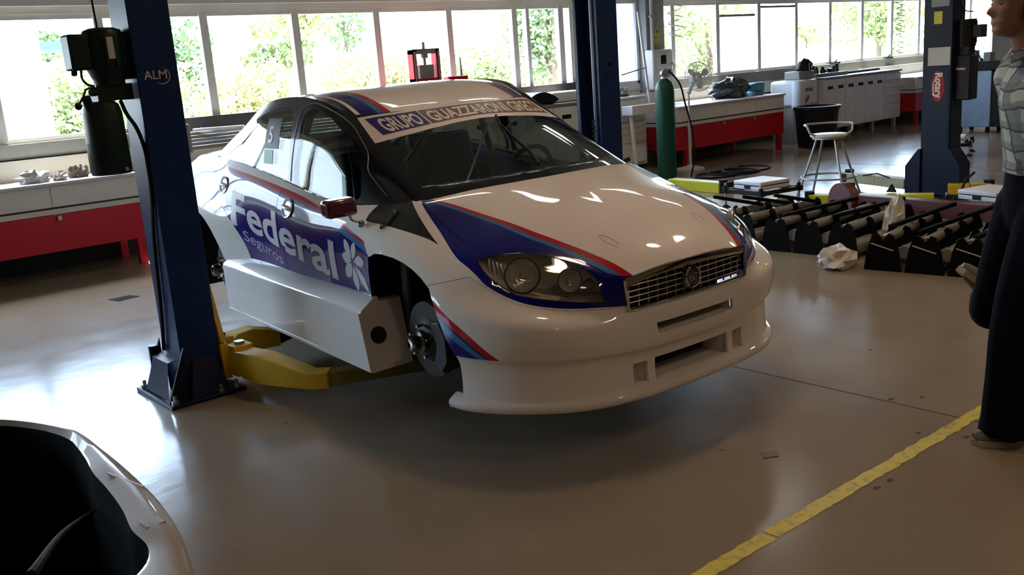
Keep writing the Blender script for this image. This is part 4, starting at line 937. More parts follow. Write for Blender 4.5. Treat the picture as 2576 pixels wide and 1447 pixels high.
# --- pump unit on the left post
def PU(name, m, fn, parent=None, bevel=0, ang=35):
    b = MB(LPO); fn(b); return b.build(name, m, parent or LP, bevel, True, ang)
pu = PU('pump_unit', M_dgreen, lambda b: b.lathe([(0, 1.955), (.06, 1.953), (.088, 1.942), (.098, 1.92), (.098, 1.755), (.088, 1.735), (.075, 1.70), (.075, 1.675)], (1.672, 4.965, 0), (0, 0, 1), 28).box(1.585, 1.76, 4.905, 5.03, 1.60, 1.68))
for k in range(14): a = k*2*math.pi/14; PU('cooling_fin', M_dgreen, lambda b: b.bar((1.672+.101*math.cos(a), 4.965+.101*math.sin(a), 1.76), (1.672+.101*math.cos(a), 4.965+.101*math.sin(a), 1.91), .012, .008, (math.cos(a), math.sin(a), 0)), pu)
PU('terminal_box', M_dgreen, lambda b: b.box(1.488, 1.585, 4.90, 5.02, 1.755, 1.925), pu, .010)
PU('rating_plate', M_lab, lambda b: b.add([(1.655, 4.8635, 1.80), (1.695, 4.8645, 1.80), (1.693, 4.8645, 1.905), (1.653, 4.8635, 1.905)], [(0, 1, 2, 3)]), pu)
PU('motor_bracket', M_black, lambda b: b.box(1.735, 1.772, 4.90, 5.03, 1.70, 1.93), pu, .004)
for z in (1.885, 1.745): PU('mount_bolt', M_black, lambda b: b.cyl((1.74, 4.905, z), (1.80, 4.86, z+.004), .009, n=8).box(1.742, 1.764, 4.885, 4.905, z-.02, z+.02), pu)
PU('oil_tank', M_dgreen, lambda b: b.lathe([(.0, 1.60), (.06, 1.60), (.082, 1.585), (.094, 1.54), (.098, 1.40), (.100, 1.40), (.100, 1.255), (.092, 1.238), (0, 1.236)], (1.612, 4.965, 0), (0, 0, 1), 28), pu)
PU('drain_plug', M_gal, lambda b: b.cyl((1.655, 4.870, 1.262), (1.655, 4.862, 1.262), .010, n=14), pu)
PU('filler_cap', M_black, lambda b: b.cyl((1.545, 4.92, 1.56), (1.525, 4.90, 1.625), .022, n=14), pu)
PU('release_lever', M_black, lambda b: b.tube([(1.60, 4.92, 1.665), (1.545, 4.89, 1.668), (1.525, 4.885, 1.66), (1.515, 4.885, 1.635), (1.482, 4.88, 1.592)], .0055, 8).sph((1.478, 4.88, 1.585), .018, 12, 8), pu)
PU('solenoid', M_black, lambda b: b.cyl((1.575, 4.90, 1.645), (1.55, 4.885, 1.645), .018, n=12), pu)
PU('power_lead', M_rub, lambda b: b.tube(spline([(1.535, 4.93, 1.755), (1.530, 4.92, 1.715), (1.545, 4.90, 1.685), (1.575, 4.90, 1.675)], 5), .006, 8).tube([(1.505, 4.94, 1.755), (1.50, 4.93, 1.735)], .014, 8), pu)
PU('hydraulic_hose', M_rub, lambda b: b.tube(spline([(1.70, 4.93, 1.60), (1.715, 4.93, 1.54), (1.745, 4.90, 1.46), (1.762, 4.88, 1.36), (1.764, 4.872, 1.24), (1.760, 4.88, 1.10), (1.757, 4.93, .90), (1.755, 5.0, .45), (1.755, 5.05, .25)], 5), .010, 8), pu)
PU('supply_cable', M_rub, lambda b: b.tube(spline([(1.66, 4.98, 1.955), (1.655, 4.985, 2.2), (1.64, 4.99, 2.8), (1.63, 5.0, 4.58)], 5), .005, 6), pu)
# --- far lift post with a round red badge
RO = (9.73, 4.48, 0)
ROT = thing('lift_post', 'tall dark lift post with an oval red badge and a paper label', 'lift post', RO)
def RT(name, m, fn, parent=None, bevel=0, ang=35):
    b = MB(RO); fn(b); return b.build(name, m, parent or ROT, bevel, True, ang)
RT('column', M_navy, lambda b: b.box(9.60, 9.86, 4.335, 4.635, .02, 3.7), bevel=.012)
RT('column_foot', M_navy, lambda b: b.extr([(9.575, 4.22, .02), (9.575, 4.22, .34), (9.575, 4.325, .50), (9.575, 4.345, .50), (9.575, 4.345, .02)], (.25, 0, 0)))
RT('column_foot', M_navy, lambda b: b.extr([(9.575, 4.625, .02), (9.575, 4.625, .50), (9.575, 4.645, .50), (9.575, 4.78, .32), (9.575, 4.78, .02)], (.25, 0, 0)))
RT('base_plate', M_navy, lambda b: b.box(9.53, 9.95, 4.19, 4.80, 0, .022))
bx = 9.5985
RT('oval_badge', mat('badge_red', (.28, .010, .018), .5, spec=.2), lambda b: b.add([(bx, 4.472 + .068*math.cos(a), 1.125 + .155*math.sin(a)) for a in np.linspace(0, 2*math.pi, 33)[:-1]], [tuple(range(32))]))
tm = Matrix(((0, 0, -1, bx-.0015-RO[0]), (0, -1, 0, 4.497-RO[1]), (-1, 0, 0, 1.262), (0, 0, 0, 1)))
text_obj('Rotary', 'badge_letters', .098, tm, mat('badge_white', (.7, .66, .62), .5), ROT, bold=.004, sx=.92)
RT('badge_swoosh', mat('badge_white2', (.7, .66, .62), .5), lambda b: b.tube([(bx-.001, 4.475 + .042*math.cos(a), 1.115 + .105*math.sin(a)) for a in np.linspace(-1.3, 1.2, 16)], [.001+.006*math.sin(math.pi*i/15) for i in range(16)], 5))
RT('paper_label', M_lab, lambda b: b.box(9.597, 9.6, 4.357, 4.58, 1.332, 1.508))
RT('yellow_sticker', M_yelg, lambda b: b.box(9.597, 9.6, 4.447, 4.53, 1.735, 1.855)); RT('grey_label', M_grey, lambda b: b.box(9.597, 9.6, 4.38, 4.56, 1.90, 2.02))
RT('side_channel', M_black, lambda b: b.box(9.597, 9.6, 4.36, 4.37, .55, 1.30))
RT('wiring', M_rub, lambda b: b.tube(spline([(9.72, 4.335, 1.98), (9.72, 4.32, 1.90), (9.74, 4.28, 1.84), (9.76, 4.22, 1.83)], 5), .006, 6))
rp = RT('pump_unit', M_black, lambda b: b.cyl((9.75, 4.275, 1.50), (9.75, 4.275, 1.76), .092, n=24).box(9.68, 9.82, 4.215, 4.335, 1.40, 1.50))
for k in range(12): a = k*2*math.pi/12; RT('cooling_fin', M_black, lambda b: b.bar((9.75+.094*math.cos(a), 4.275+.094*math.sin(a), 1.53), (9.75+.094*math.cos(a), 4.275+.094*math.sin(a), 1.74), .012, .008, (math.cos(a), math.sin(a), 0)), rp)
RT('terminal_box', M_black, lambda b: b.box(9.69, 9.81, 4.10, 4.185, 1.58, 1.70), rp, .006)
RT('oil_tank', M_black, lambda b: b.box(9.66, 9.84, 4.18, 4.37, .98, 1.42), rp, .015)
RT('tank_badge', mat('tank_badge_red', (.35, .02, .03), .5), lambda b: b.box(9.657, 9.66, 4.225, 4.325, 1.275, 1.30), rp)
tm2 = Matrix(((0, 0, -1, 9.6545-RO[0]), (-1, 0, 0, 4.318-RO[1]), (0, 1, 0, 1.279), (0, 0, 0, 1)))
text_obj('Rotary', 'tank_letters', .030, tm2, mat('tank_white', (.7, .66, .66), .5), rp, bold=.0006)
RT('release_lever', M_black, lambda b: b.tube([(9.74, 4.20, 1.46), (9.72, 4.16, 1.45), (9.70, 4.10, 1.37)], .006, 8).sph((9.70, 4.095, 1.362), .016, 10, 6), rp)
# arms of the far lift lying low on the floor
def farm(name, label, pts, w, z0, z1, m, extra=None):
    c = np.mean(np.array(pts), 0); t = thing(name, label, 'lift arm', (c[0], c[1], 0)); b = MB((c[0], c[1], 0))
    for a, d in zip(pts[:-1], pts[1:]): b.bar((*a, (z0+z1)/2), (*d, (z0+z1)/2), w, z1-z0)
    b.build('arm_tube', m, t, .006)
    e = pts[-1]; MB((c[0], c[1], 0)).cyl((*e, 0), (*e, z1+.03), .05, n=16).build('arm_pad', M_rub, t)
    if extra: extra(t, (c[0], c[1], 0))
    return t
M_beige = mat('faded_arm_paint', (.40, .36, .20), .5, noise=.2, nscale=8)
def xtra(t, O):
    MB(O).tube([(9.70, 5.02, .17), (9.78, 5.2, .20), (9.85, 5.4, .16)], .008, 6).build('arm_cable', M_rub, t); MB(O).box(9.95, 10.08, 5.62, 5.74, 0, .17).build('arm_head', M_black, t)
farm('swing_arm', 'faded beige lift arm stretched over the floor behind the stool', [(9.70, 4.80), (9.86, 5.22), (10.02, 5.66)], .13, .06, .17, M_beige, xtra)
farm('swing_arm', 'bright yellow lift arm lying on the floor in front of the stool legs', [(9.05, 4.22), (8.78, 4.85), (8.60, 5.30)], .14, .02, .13, M_yelg, lambda t, O: MB(O).extr([(8.99, 4.58, .13), (8.99, 4.68, .13), (8.99, 4.63, .21)], (.03, 0, 0)).build('stop_lug', M_black, t))
farm('swing_arm', 'short orange-yellow lift arm with a black lever beside the badge post', [(9.52, 4.30), (9.60, 4.12), (9.72, 3.98)], .12, .05, .16, M_yel, lambda t, O: MB(O).tube([(9.30, 4.10, .02), (9.28, 4.06, .14), (9.33, 4.04, .24), (9.42, 4.0, .30)], .013, 8).tube([(9.2, 4.22, .01), (9.2, 4.22, .10), (9.2, 4.05, .10), (9.2, 4.05, .01)], .008, 6).build('lock_lever', M_black, t))
farm('swing_arm', 'lime yellow square beam with a black end on the floor behind the bonnet', [(9.20, 7.6), (9.10, 6.75)], .15, 0, .125, M_yelg, lambda t, O: MB(O).box(9.02, 9.18, 6.66, 6.675, .0, .13).build('end_band', M_black, t))

# ================================================================== BENCHES AND CABINETS ALONG THE WINDOW WALL
M_worktop = mat('worn_white_worktop', (.60, .60, .60), .25, noise=.12, nscale=10)
M_strip = mat('black_gap', (.008, .008, .008), .6)
def bench(label, x0, x1, yf, yb, legs, drawers, apron=(.26, .60), back=True, locks=()):
    O = ((x0+x1)/2, (yf+yb)/2, 0); t = thing('workbench', label, 'workbench', O)
    def A(name, m, fn, parent=t, bevel=0): b = MB(O); fn(b); return b.build(name, m, parent, bevel)
    A('worktop', M_worktop, lambda b: b.box(x0-.01, x1+.01, yf-.03, yb, .865, .895), bevel=.005)
    fa = A('carcass', M_cream, lambda b: b.box(x0, x1, yf+.012, yb, .668, .865))
    xs = drawers
    for a, c in zip(xs[:-1], xs[1:]): A('drawer_front', M_white, lambda b: b.box(a+.003, c-.003, yf, yf+.012, .672, .862))
    A('black_line', M_strip, lambda b: b.box(x0, x1, yf+.004, yb, .652, .668)); A('cream_rail', M_cream, lambda b: b.box(x0, x1, yf, yb, .605, .652))  # thin black strip between drawer fronts and cream rail
    A('red_apron', M_red, lambda b: b.box(x0, x1, yf+.01, yf+.035, *apron)); A('red_side', M_red, lambda b: b.box(x0, x0+.03, yf+.035, yb, *apron)); A('red_side', M_red, lambda b: b.box(x1-.03, x1, yf+.035, yb, *apron))
    for lx in legs: 
        for ly in (yf+.02, yb-.09): A('leg', M_red, lambda b: b.box(lx-.035, lx+.035, ly, ly+.07, 0, apron[0]+.04))
    for lx in locks: A('padlock', M_gal, lambda b: b.box(lx-.018, lx+.018, yf-.012, yf+.01, .545, .585).tube([(lx-.012, yf-.004, .585), (lx-.012, yf-.004, .605), (lx+.012, yf-.004, .605), (lx+.012, yf-.004, .585)], .004, 6).box(lx-.05, lx+.03, yf+.004, yf+.012, .60, .645))
    if back: A('backboard', M_cream, lambda b: b.box(x0, x1, yb-.03, yb, .895, 1.09))
    return t, O
bench('white workbench with a dark red apron beside the pump post', -2.6, 3.23, 9.25, 9.88, (-2.5, .3, 3.18), (-2.6, -1.4, -.1, 1.15, 2.43, 3.23), locks=(2.47, -.05))
bench('white workbench with a bright red apron behind the pedestal fan', 10.82, 13.52, 8.80, 9.80, (11.06, 13.44), (10.82, 11.95, 12.72, 13.52), locks=(11.92, 12.70))
bench('distant white and red workbench behind the badge post', 17.62, 21.5, 8.62, 9.80, (17.75, 21.3), (17.62, 18.5, 19.5, 20.5, 21.5))
# tall white cupboards
def cupboard_row(name, label, x0, x1, yf, yb, z0, z1, doors_, drawers_=0, feet=True, top=None):
    O = ((x0+x1)/2, (yf+yb)/2, 0); t = thing(name, label, 'cabinet', O)
    def A(nm, m, fn, parent=t, bevel=0): b = MB(O); fn(b); return b.build(nm, m, parent, bevel)
    A('carcass', M_white, lambda b: b.box(x0, x1, yf+.02, yb, z0, z1-.03)); A('worktop', top or M_sill, lambda b: b.box(x0-.02, x1+.02, yf-.02, yb, z1-.03, z1), bevel=.004)
    xs = np.linspace(x0, x1 - (.62 if drawers_ else 0), doors_+1)
    for a, c in zip(xs[:-1], xs[1:]):
        d = A('door', M_white, lambda b: b.box(a+.006, c-.006, yf, yf+.02, z0+.02, z1-.045), bevel=.003)
        A('recessed_handle', M_black, lambda b: b.box((a+c)/2-.085, (a+c)/2+.085, yf-.004, yf+.002, z1-.21, z1-.155), d)
    for i in range(drawers_):
        h = (z1-z0-.07)/drawers_; A('drawer', M_white, lambda b: b.box(x1-.61, x1-.008, yf-.004, yf+.02, z0+.02+h*i+.006, z0+.02+h*(i+1)-.006).box(x1-.55, x1-.07, yf-.018, yf-.004, z0+.02+h*(i+1)-.03, z0+.02+h*(i+1)-.012), bevel=.002)
    if feet:
        for fx in np.linspace(x0+.1, x1-.1, 4): A('foot', M_gal, lambda b: b.box(fx-.03, fx+.03, yf+.05, yf+.11, 0, z0)); A('foot', M_gal, lambda b: b.box(fx-.03, fx+.03, yb-.11, yb-.05, 0, z0))
    return t
cupboard_row('cupboard_row', 'long row of white cupboard doors with black recessed handles on legs', 14.92, 17.58, 8.90, 9.75, .17, 1.06, 6, 6)
cupboard_row('cupboard_row', 'white cupboards with black handles seen past the racing car windscreen', 6.3, 9.75, 9.22, 9.85, .05, 1.10, 7)
# drawer unit and folding stand beside the blue post
O = (10.36, 9.42, 0); t = thing('drawer_unit', 'narrow white drawer unit next to the blue lettered post', 'drawers', O)
b = MB(O); b.box(10.05, 10.62, 9.22, 9.75, .10, 1.06).build('carcass', M_cream, t, .006)
for i, (a, c) in enumerate(((.90, 1.04), (.74, .80), (.66, .72), (.56, .64), (.44, .54), (.14, .42))): MB(O).box(10.08, 10.57, 9.20, 9.22, a, c).build('drawer_front', M_white, t, .004)
MB(O).box(10.03, 10.64, 9.20, 9.77, 1.06, 1.085).build('top', M_cream, t)
for fx in (10.12, 10.55): MB(O).box(fx-.03, fx+.03, 9.28, 9.34, 0, .10).build('foot', M_black, t)
O = (10.45, 9.02, 0); t = thing('leaning_stand', 'white stand with a shelf ledge and one slanting leg before the drawers', 'stand', O)
b = MB(O); b.box(10.0, 10.66, 8.92, 9.12, .84, .97).build('ledge', M_white, t, .006)
MB(O).bar((10.62, 9.0, .86), (10.80, 8.86, .0), .035, .035).build('leg', M_white, t); MB(O).bar((10.58, 9.1, .97), (10.44, 9.14, 2.25), .03, .03).build('upright', M_white, t); MB(O).bar((10.05, 9.0, .86), (10.02, 8.9, 0), .035, .035).build('leg', M_white, t)
for z0, z1 in ((1.40, 1.48), (1.15, 1.19)): MB(O).cyl((10.02, 9.12, z0), (10.56, 9.12, z1), .009, n=8).build('hook_rod', M_gal, t)
# things on the benches
def lump(name, label, cat, c, sc, m, seed, n=14, amp=.35):
    g = np.random.default_rng(seed); b = MB(c); b.sph(c, 1, n, n//2+2, sc); V = np.array(b.v); d = 1 + amp*g.uniform(-1, 1, len(V)); V = V*d[:, None]; V[:, 2] = np.maximum(V[:, 2], -sc[2]*.55); b.v = [tuple(v) for v in V]
    o = b.build(name, m, None, smooth=False); o.location = (c[0], c[1], c[2] + 0); zmin = V[:, 2].min(); o.location.z -= zmin; return tag(o, label, cat)
M_cloth = mat('crumpled_white', (.66, .64, .58), .9, noise=.1); M_sack = mat('brown_rag', (.20, .17, .12), .9, noise=.3)
lump('crumpled_paper', 'crumpled white paper lying on the red-aproned bench left of the pump', 'paper', (2.36, 9.45, .895), (.13, .09, .075), M_cloth, 3)
lump('crumpled_paper', 'smaller crumpled white paper beside the larger ball on the bench', 'paper', (2.585, 9.40, .895), (.065, .06, .05), M_cloth, 4)
lump('brown_rag', 'brown rag bunched on the bench beside the crumpled paper', 'rag', (2.78, 9.5, .895), (.09, .06, .07), M_sack, 5)
lump('brown_rag', 'darker brown rag heap on the bench nearest the pump tank', 'rag', (2.99, 9.52, .895), (.085, .06, .085), M_sack, 6)
# steel stock on a trestle shelf behind the boot
O = (4.6, 9.55, 0); t = thing('stock_rack', 'low grey rack holding steel bars below the dark window sill', 'rack', O)
for x in (3.6, 5.3): MB(O).box(x-.03, x+.03, 9.30, 9.36, 0, 1.0).build('rack_post', M_gal, t); MB(O).box(x-.03, x+.03, 9.78, 9.84, 0, 1.2).build('rack_post', M_gal, t); MB(O).bar((x, 9.27, .98), (x, 9.86, 1.16), .05, .03).build('rack_arm', M_gal, t)
MB(O).box(3.45, 5.6, 9.26, 9.28, .25, .96).build('rack_panel', M_cream, t)
M_bars = [M_gal, M_grey, M_steel]
for i, (y, z, w, lab) in enumerate(((9.34, 1.025, .05, 'flat steel bar on the front edge of the grey rack'), (9.44, 1.055, .04, 'second steel bar from the front of the grey rack'), (9.54, 1.085, .05, 'middle steel bar on the grey rack'), (9.64, 1.115, .035, 'fourth steel bar from the front of the grey rack'), (9.74, 1.145, .05, 'rearmost steel bar on the grey rack under the sill'))):
    o = MB((4.5, y, z)).box(3.4, 5.7+.1*i, y-w/2, y+w/2, z-.018, z+.018).build('steel_bar', M_bars[i % 3]); o.location = (4.5, y, z+.03); tag(o, lab, 'steel bar')
o = MB((4.25, 9.55, 1.20)).bar((4.05, 9.72, 1.215), (4.45, 9.38, 1.215), .07, .03).build('white_offcut', M_white, None, .004); o.location = (4.25, 9.55, 1.20); tag(o, 'white plastic offcut laid across the steel bars', 'offcut')
o = MB((3.75, 9.30, 1.0)).box(3.55, 3.80, 9.20, 9.30, 1.02, 1.30).build('grey_box', M_grey, None, .01); o.location = (3.75, 9.30, 1.0); tag(o, 'pale grey box peeking out behind the blue pump post', 'box')
# hydraulic press on the bench behind the roof
O = (6.98, 9.55, 1.10); t = thing('hydraulic_press', 'red hydraulic press frame standing on the cupboards by the window', 'press', O)
for x in (6.80, 7.15): MB(O).box(x-.03, x+.03, 9.50, 9.60, 1.10, 1.90).build('press_upright', M_red, t); MB(O).box(x-.012, x+.012, 9.49, 9.50, 1.15, 1.88).build('upright_web', M_gal, t)
MB(O).box(6.77, 7.18, 9.50, 9.60, 1.85, 1.91).build('crosshead', M_grey, t); MB(O).box(6.77, 7.18, 9.50, 9.60, 1.50, 1.56).build('press_bed', M_red, t); MB(O).box(6.70, 7.25, 9.4, 9.7, 1.10, 1.14).build('press_base', M_red, t)
MB(O).cyl((6.975, 9.55, 1.62), (6.975, 9.55, 1.99), .022, n=12).cyl((6.975, 9.55, 1.80), (6.975, 9.55, 1.86), .05, n=14).build('screw', M_gal, t); MB(O).box(6.87, 7.08, 9.51, 9.59, 1.56, 1.72).build('press_block', M_grey, t)
o = MB((7.35, 9.55, 1.10)).box(7.29, 7.6, 9.5, 9.62, 1.10, 1.56).build('red_vise', M_red, None, .01); o.location = (7.40, 9.55, 1.10); tag(o, 'low dark red vise beside the press', 'vise'); o.location = (7.35, 9.55, 1.10)
# pale cone by the press
o = MB((7.62, 9.75, 1.10)).lathe([(.055, 1.10), (.05, 1.2), (.012, 1.78), (0, 1.80)], (7.66, 9.72, 0), (0, 0, 1), 20).build('funnel', M_gal); o.location = (7.62, 9.75, 1.10); tag(o, 'tall pale funnel standing upside down by the window', 'funnel')
# dark dome (moulded arch) on the cupboards, pale case behind
def arch(b):
    pts = [(8.34 + .56*t_, 1.10 + .17*math.sin(math.pi*(.12+.80*t_))**.8) for t_ in np.linspace(0, 1, 15)]
    b.extr([(x, 9.22, z) for x, z in pts] + [(8.78, 9.22, 1.10), (8.72, 9.22, 1.13), (8.58, 9.22, 1.13), (8.50, 9.22, 1.10)], (0, .35, 0))
o = MB((8.62, 9.4, 1.10)); arch(o); o = o.build('wheel_arch_liner', M_black, None, .01); o.location = (8.62, 9.4, 1.10); tag(o, 'black moulded wheel arch resting on the white cupboards', 'arch liner')
o = MB((9.3, 9.6, 1.10)).box(8.95, 9.7, 9.4, 9.8, 1.10, 1.24).build('white_case', M_white, None, .02); o.location = (9.3, 9.6, 1.10); tag(o, 'flat white case on the cupboards beside the blue lettered post', 'case')
o = MB((10.2, 9.5, 1.085)).box(10.06, 10.3, 9.42, 9.6, 1.085, 1.17).build('black_tray', M_black, None, .02); o.location = (10.2, 9.5, 1.085); tag(o, 'small black tray on top of the narrow drawer unit', 'tray')
lump('grey_bag', 'grey translucent bag on top of the narrow drawer unit', 'bag', (10.46, 9.52, 1.085), (.11, .10, .08), M_grey, 9)
# right bench clutter
M_tarp = mat('dark_wrapping', (.06, .075, .085), .25, noise=.5, nscale=9)
lump('wrapped_parts', 'dark shiny wrapped bundle lying on the bright red bench', 'bundle', (12.70, 9.25, .895), (.38, .24, .19), M_tarp, 11, 18, .28)
O = (13.32, 9.2, .895); t = thing('bench_vise', 'blue bench vise clamped on the end of the bright red bench', 'vise', O)
M_bv = mat('vise_blue', (.05, .22, .36), .4, noise=.2)
MB(O).box(13.22, 13.44, 9.12, 9.30, .895, .95).build('vise_base', M_bv, t, .01); MB(O).box(13.24, 13.50, 9.14, 9.28, .95, 1.09).build('vise_body', M_bv, t, .02); MB(O).box(13.10, 13.20, 9.12, 9.30, .97, 1.08).build('vise_jaw', M_bv, t, .01); MB(O).cyl((13.0, 9.21, 1.0), (13.24, 9.21, 1.0), .02, n=10).cyl((13.02, 9.08, 1.0), (13.02, 9.34, 1.0), .009, n=8).build('vise_screw', M_steel, t)
# gas cylinder
O = (9.62, 8.02, 0); t = thing('gas_cylinder', 'tall dark green gas cylinder with a brass and white valve', 'gas cylinder', O)
M_cyl = mat('cylinder_green', (.006, .052, .030), .4, noise=.2, nscale=6, spec=.25)
MB(O).lathe([(0, .0), (.118, .0), (.124, .03), (.124, 1.19), (.118, 1.24), (.095, 1.29), (.06, 1.325), (.045, 1.335)], O, (0, 0, 1), 32).build('body', M_cyl, t)
MB(O).lathe([(.045, 1.325), (.045, 1.36), (.02, 1.37), (.02, 1.46), (0, 1.46)], O, (0, 0, 1), 16).build('valve', M_white, t); MB(O).cyl((9.62, 8.02, 1.43), (9.62, 7.93, 1.42), .035, n=14).cyl((9.58, 8.0, 1.40), (9.53, 7.93, 1.40), .045, n=16).build('pressure_gauge', M_steel, t)
MB(O).tube([(9.66, 8.0, 1.36), (9.73, 7.98, 1.38), (9.76, 7.97, 1.50), (9.70, 7.97, 1.54)], .010, 8).build('valve_guard', M_gal, t)
MB(O).tube(spline([(9.62, 7.92, 1.42), (9.70, 7.85, 1.28), (9.78, 7.82, 1.0), (9.88, 7.80, .65), (9.98, 7.85, .30), (10.02, 7.95, .02)], 6), .012, 8).build('gas_hose', M_rub, t)
# coiled hose on the floor
o = MB((10.2, 7.75, 0)).tube([(10.25 + (.30+.05*math.sin(a*.37))*math.cos(a) + .012*a, 7.72 + (.28+.04*math.cos(a*.6))*math.sin(a) - .02*a, .015 + .0045*a) for a in np.linspace(0, 6.28*3.2, 90)], .014, 7).build('coiled_hose', M_rub); o.location = (10.2, 7.75, 0); tag(o, 'black hose lying in loose coils on the floor by the gas cylinder', 'hose')
# electric box, conduit, warning sign, coil hose on the column
O = (11.54, 9.70, 1.12); t = thing('switch_box', 'white electric switch box with two windows fixed to the grey column', 'switch box', O)
MB(O).box(11.30, 11.76, 9.62, 9.79, 1.12, 1.72).build('case', M_white, t, .02); MB(O).box(11.38, 11.74, 9.605, 9.625, 1.44, 1.68).build('cover', M_white, t, .01); MB(O).box(11.46, 11.58, 9.60, 9.606, 1.50, 1.63).build('meter_window', M_black, t); MB(O).box(11.44, 11.55, 9.615, 9.621, 1.29, 1.40).build('meter_window', M_black, t); MB(O).box(11.38, 11.74, 9.61, 9.62, 1.16, 1.42).build('cover', M_white, t, .006)
O = (11.45, 9.76, 1.72); t = thing('cable_conduit', 'white cable conduit running up the grey column above the switch box', 'conduit', O); MB(O).cyl((11.45, 9.765, 1.72), (11.45, 9.765, 4.58), .028, n=12).build('pipe', M_white, t)
for z in (2.2, 3.4): MB(O).box(11.40, 11.50, 9.73, 9.795, z, z+.03).build('clip', M_gal, t)
O = (11.60, 9.785, 1.92); t = thing('warning_sign', 'yellow high voltage warning triangle on the grey column', 'sign', O)
MB(O).extr([(11.51, 9.786, 1.92), (11.68, 9.786, 1.92), (11.595, 9.786, 2.08)], (0, -.004, 0)).build('triangle', mat('sign_yellow', (.62, .52, .05), .5), t); MB(O).extr([(11.605, 9.781, 2.04), (11.578, 9.781, 1.985), (11.598, 9.781, 1.985), (11.584, 9.781, 1.935), (11.622, 9.781, 2.0), (11.600, 9.781, 2.0)], (0, -.002, 0)).build('lightning_bolt', M_black, t); MB(O).box(11.52, 11.67, 9.783, 9.786, 1.80, 1.90).build('text_plate', mat('sign_yellow2', (.50, .44, .08), .5), t)
def coil(name, label, x, y, z0, z1, r, turns, m, tr=.007):
    o = MB((x, y, z0)).tube([(x + r*math.cos(a), y + r*math.sin(a), z1 + (z0-z1)*a/(6.283*turns)) for a in np.linspace(0, 6.283*turns, int(turns*16))], tr, 6).build(name, m); o.location = (x, y, z0); tag(o, label, 'hose')
    k = MB((x, y, z0)).tube([(x+r, y, z1), (x, y, z1+.2), (x, y, 4.6)], tr, 6).build('hose_tail', m, o); return o
coil('spiral_air_hose', 'white spiral air hose hanging beside the grey column', 11.82, 9.60, 1.85, 2.6, .11, 5, M_white, .008)
coil('spiral_air_hose', 'thin grey spiral air hose hanging in front of the far panes', 17.9, 9.1, 1.32, 2.7, .075, 14, M_gal, .007)
# pedestal fan
O = (10.86, 8.62, 0); t = thing('pedestal_fan', 'white pedestal fan with a round wire cage standing by the red bench', 'fan', O)
M_fan = mat('fan_cream', (.60, .60, .54), .4)
MB(O).lathe([(0, 0), (.20, 0), (.20, .02), (.06, .05), (.03, .07)], O, (0, 0, 1), 28).build('base', M_fan, t); MB(O).cyl((10.86, 8.62, .05), (10.86, 8.62, .62), .022, n=14).cyl((10.86, 8.62, .60), (10.86, 8.62, 1.10), .014, n=12).cyl((10.86, 8.62, .58), (10.86, 8.62, .66), .03, n=14).build('pole', M_fan, t)
FC = np.array([10.96, 8.52, 1.30]); FD_ = np.array([-.35, -.9, .25]); FD_ /= np.linalg.norm(FD_); fu, fv, _ = ortho(FD_)
MB(O).cyl(FC - FD_*.02, FC - FD_*.20, .075, .055, 20).cyl((10.86, 8.62, 1.08), tuple(FC-FD_*.12), .03, n=12).build('motor', M_fan, t)
cg = MB(O); rr_ = lambda k: 2*math.pi*k/36
for k in range(36):
    w = math.cos(rr_(k))*fu + math.sin(rr_(k))*fv; cg.tube([FC + FD_*.075 + w*.05, FC + FD_*.07 + w*.14, FC + FD_*.045 + w*.195, FC + w*.21, FC - FD_*.05 + w*.195, FC - FD_*.07 + w*.08], .0030, 4)
for rad, o_ in ((.21, 0), (.14, .07), (.05, .075), (.195, .045)): cg.tube([FC + FD_*o_ + rad*(math.cos(rr_(k))*fu + math.sin(rr_(k))*fv) for k in range(36)], .0045, 5, True)
cg.build('cage', M_fan, t, kind='stuff')
for k in range(3):
    a0 = k*2.094+.5; pts = []
    for q, (ra, da) in enumerate(((.03, -.1), (.12, -.42), (.175, -.25), (.18, .12), (.13, .42), (.03, .15))): pts.append(FC + FD_*(.012+.012*math.sin(da*3)) + ra*(math.cos(a0+da)*fu + math.sin(a0+da)*fv))
    MB(O).extr(pts, FD_*.004).build('blade', mat('blade_grey', (.55, .60, .60), .4) if k == 0 else bpy.data.materials['blade_grey'], t)
MB(O).cyl(FC - FD_*.02, FC + FD_*.035, .035, n=18).build('hub_cap', M_fan, t)
# bin and white barrel
O = (13.90, 8.44, 0); t = thing('waste_bin', 'large round black rubbish bin below the white container', 'bin', O)
MB(O).lathe([(0, 0), (.29, 0), (.345, .60), (.37, .61), (.37, .65), (.345, .65), (.335, .62), (.27, .03), (0, .03)], O, (0, 0, 1), 36).build('tub', M_black, t)
MB(O).lathe([(.36, .648), (.38, .66), (.32, .662)], O, (0, 0, 1), 36).build('rim', M_grey, t)
O = (14.45, 9.22, 0); t = thing('white_container', 'glaring white plastic container on a stand behind the black bin', 'container', O)
M_plw = mat('milky_plastic', (.72, .76, .80), .3)
MB(O).box(14.10, 14.84, 8.98, 9.46, .62, 1.06).build('body', M_plw, t, .05); MB(O).box(14.14, 14.80, 9.02, 9.42, 0, .62).build('stand', M_gal, t); MB(O).box(14.34, 14.66, 8.974, 8.984, .86, .92).build('name_plate', M_grey, t)
MB(O).cyl((14.18, 8.95, .60), (14.18, 8.95, 1.05), .11, n=20).build('bright_drum', M_plw, t)
MB(O).extr([(14.44, 8.972, .68), (14.50, 8.972, .80), (14.56, 8.972, .78), (14.50, 8.972, .70)], (0, .004, 0)).extr([(14.40, 8.972, .66), (14.44, 8.972, .76), (14.47, 8.972, .68)], (0, .004, 0)).build('red_flame_print', mat('print_dull_red', (.30, .08, .08), .6), t)
O = (14.62, 9.3, 1.08); t = thing('engine_part', 'black engine part on a pale block beside the spiral-hose windows', 'engine part', (14.75, 9.25, 1.06))
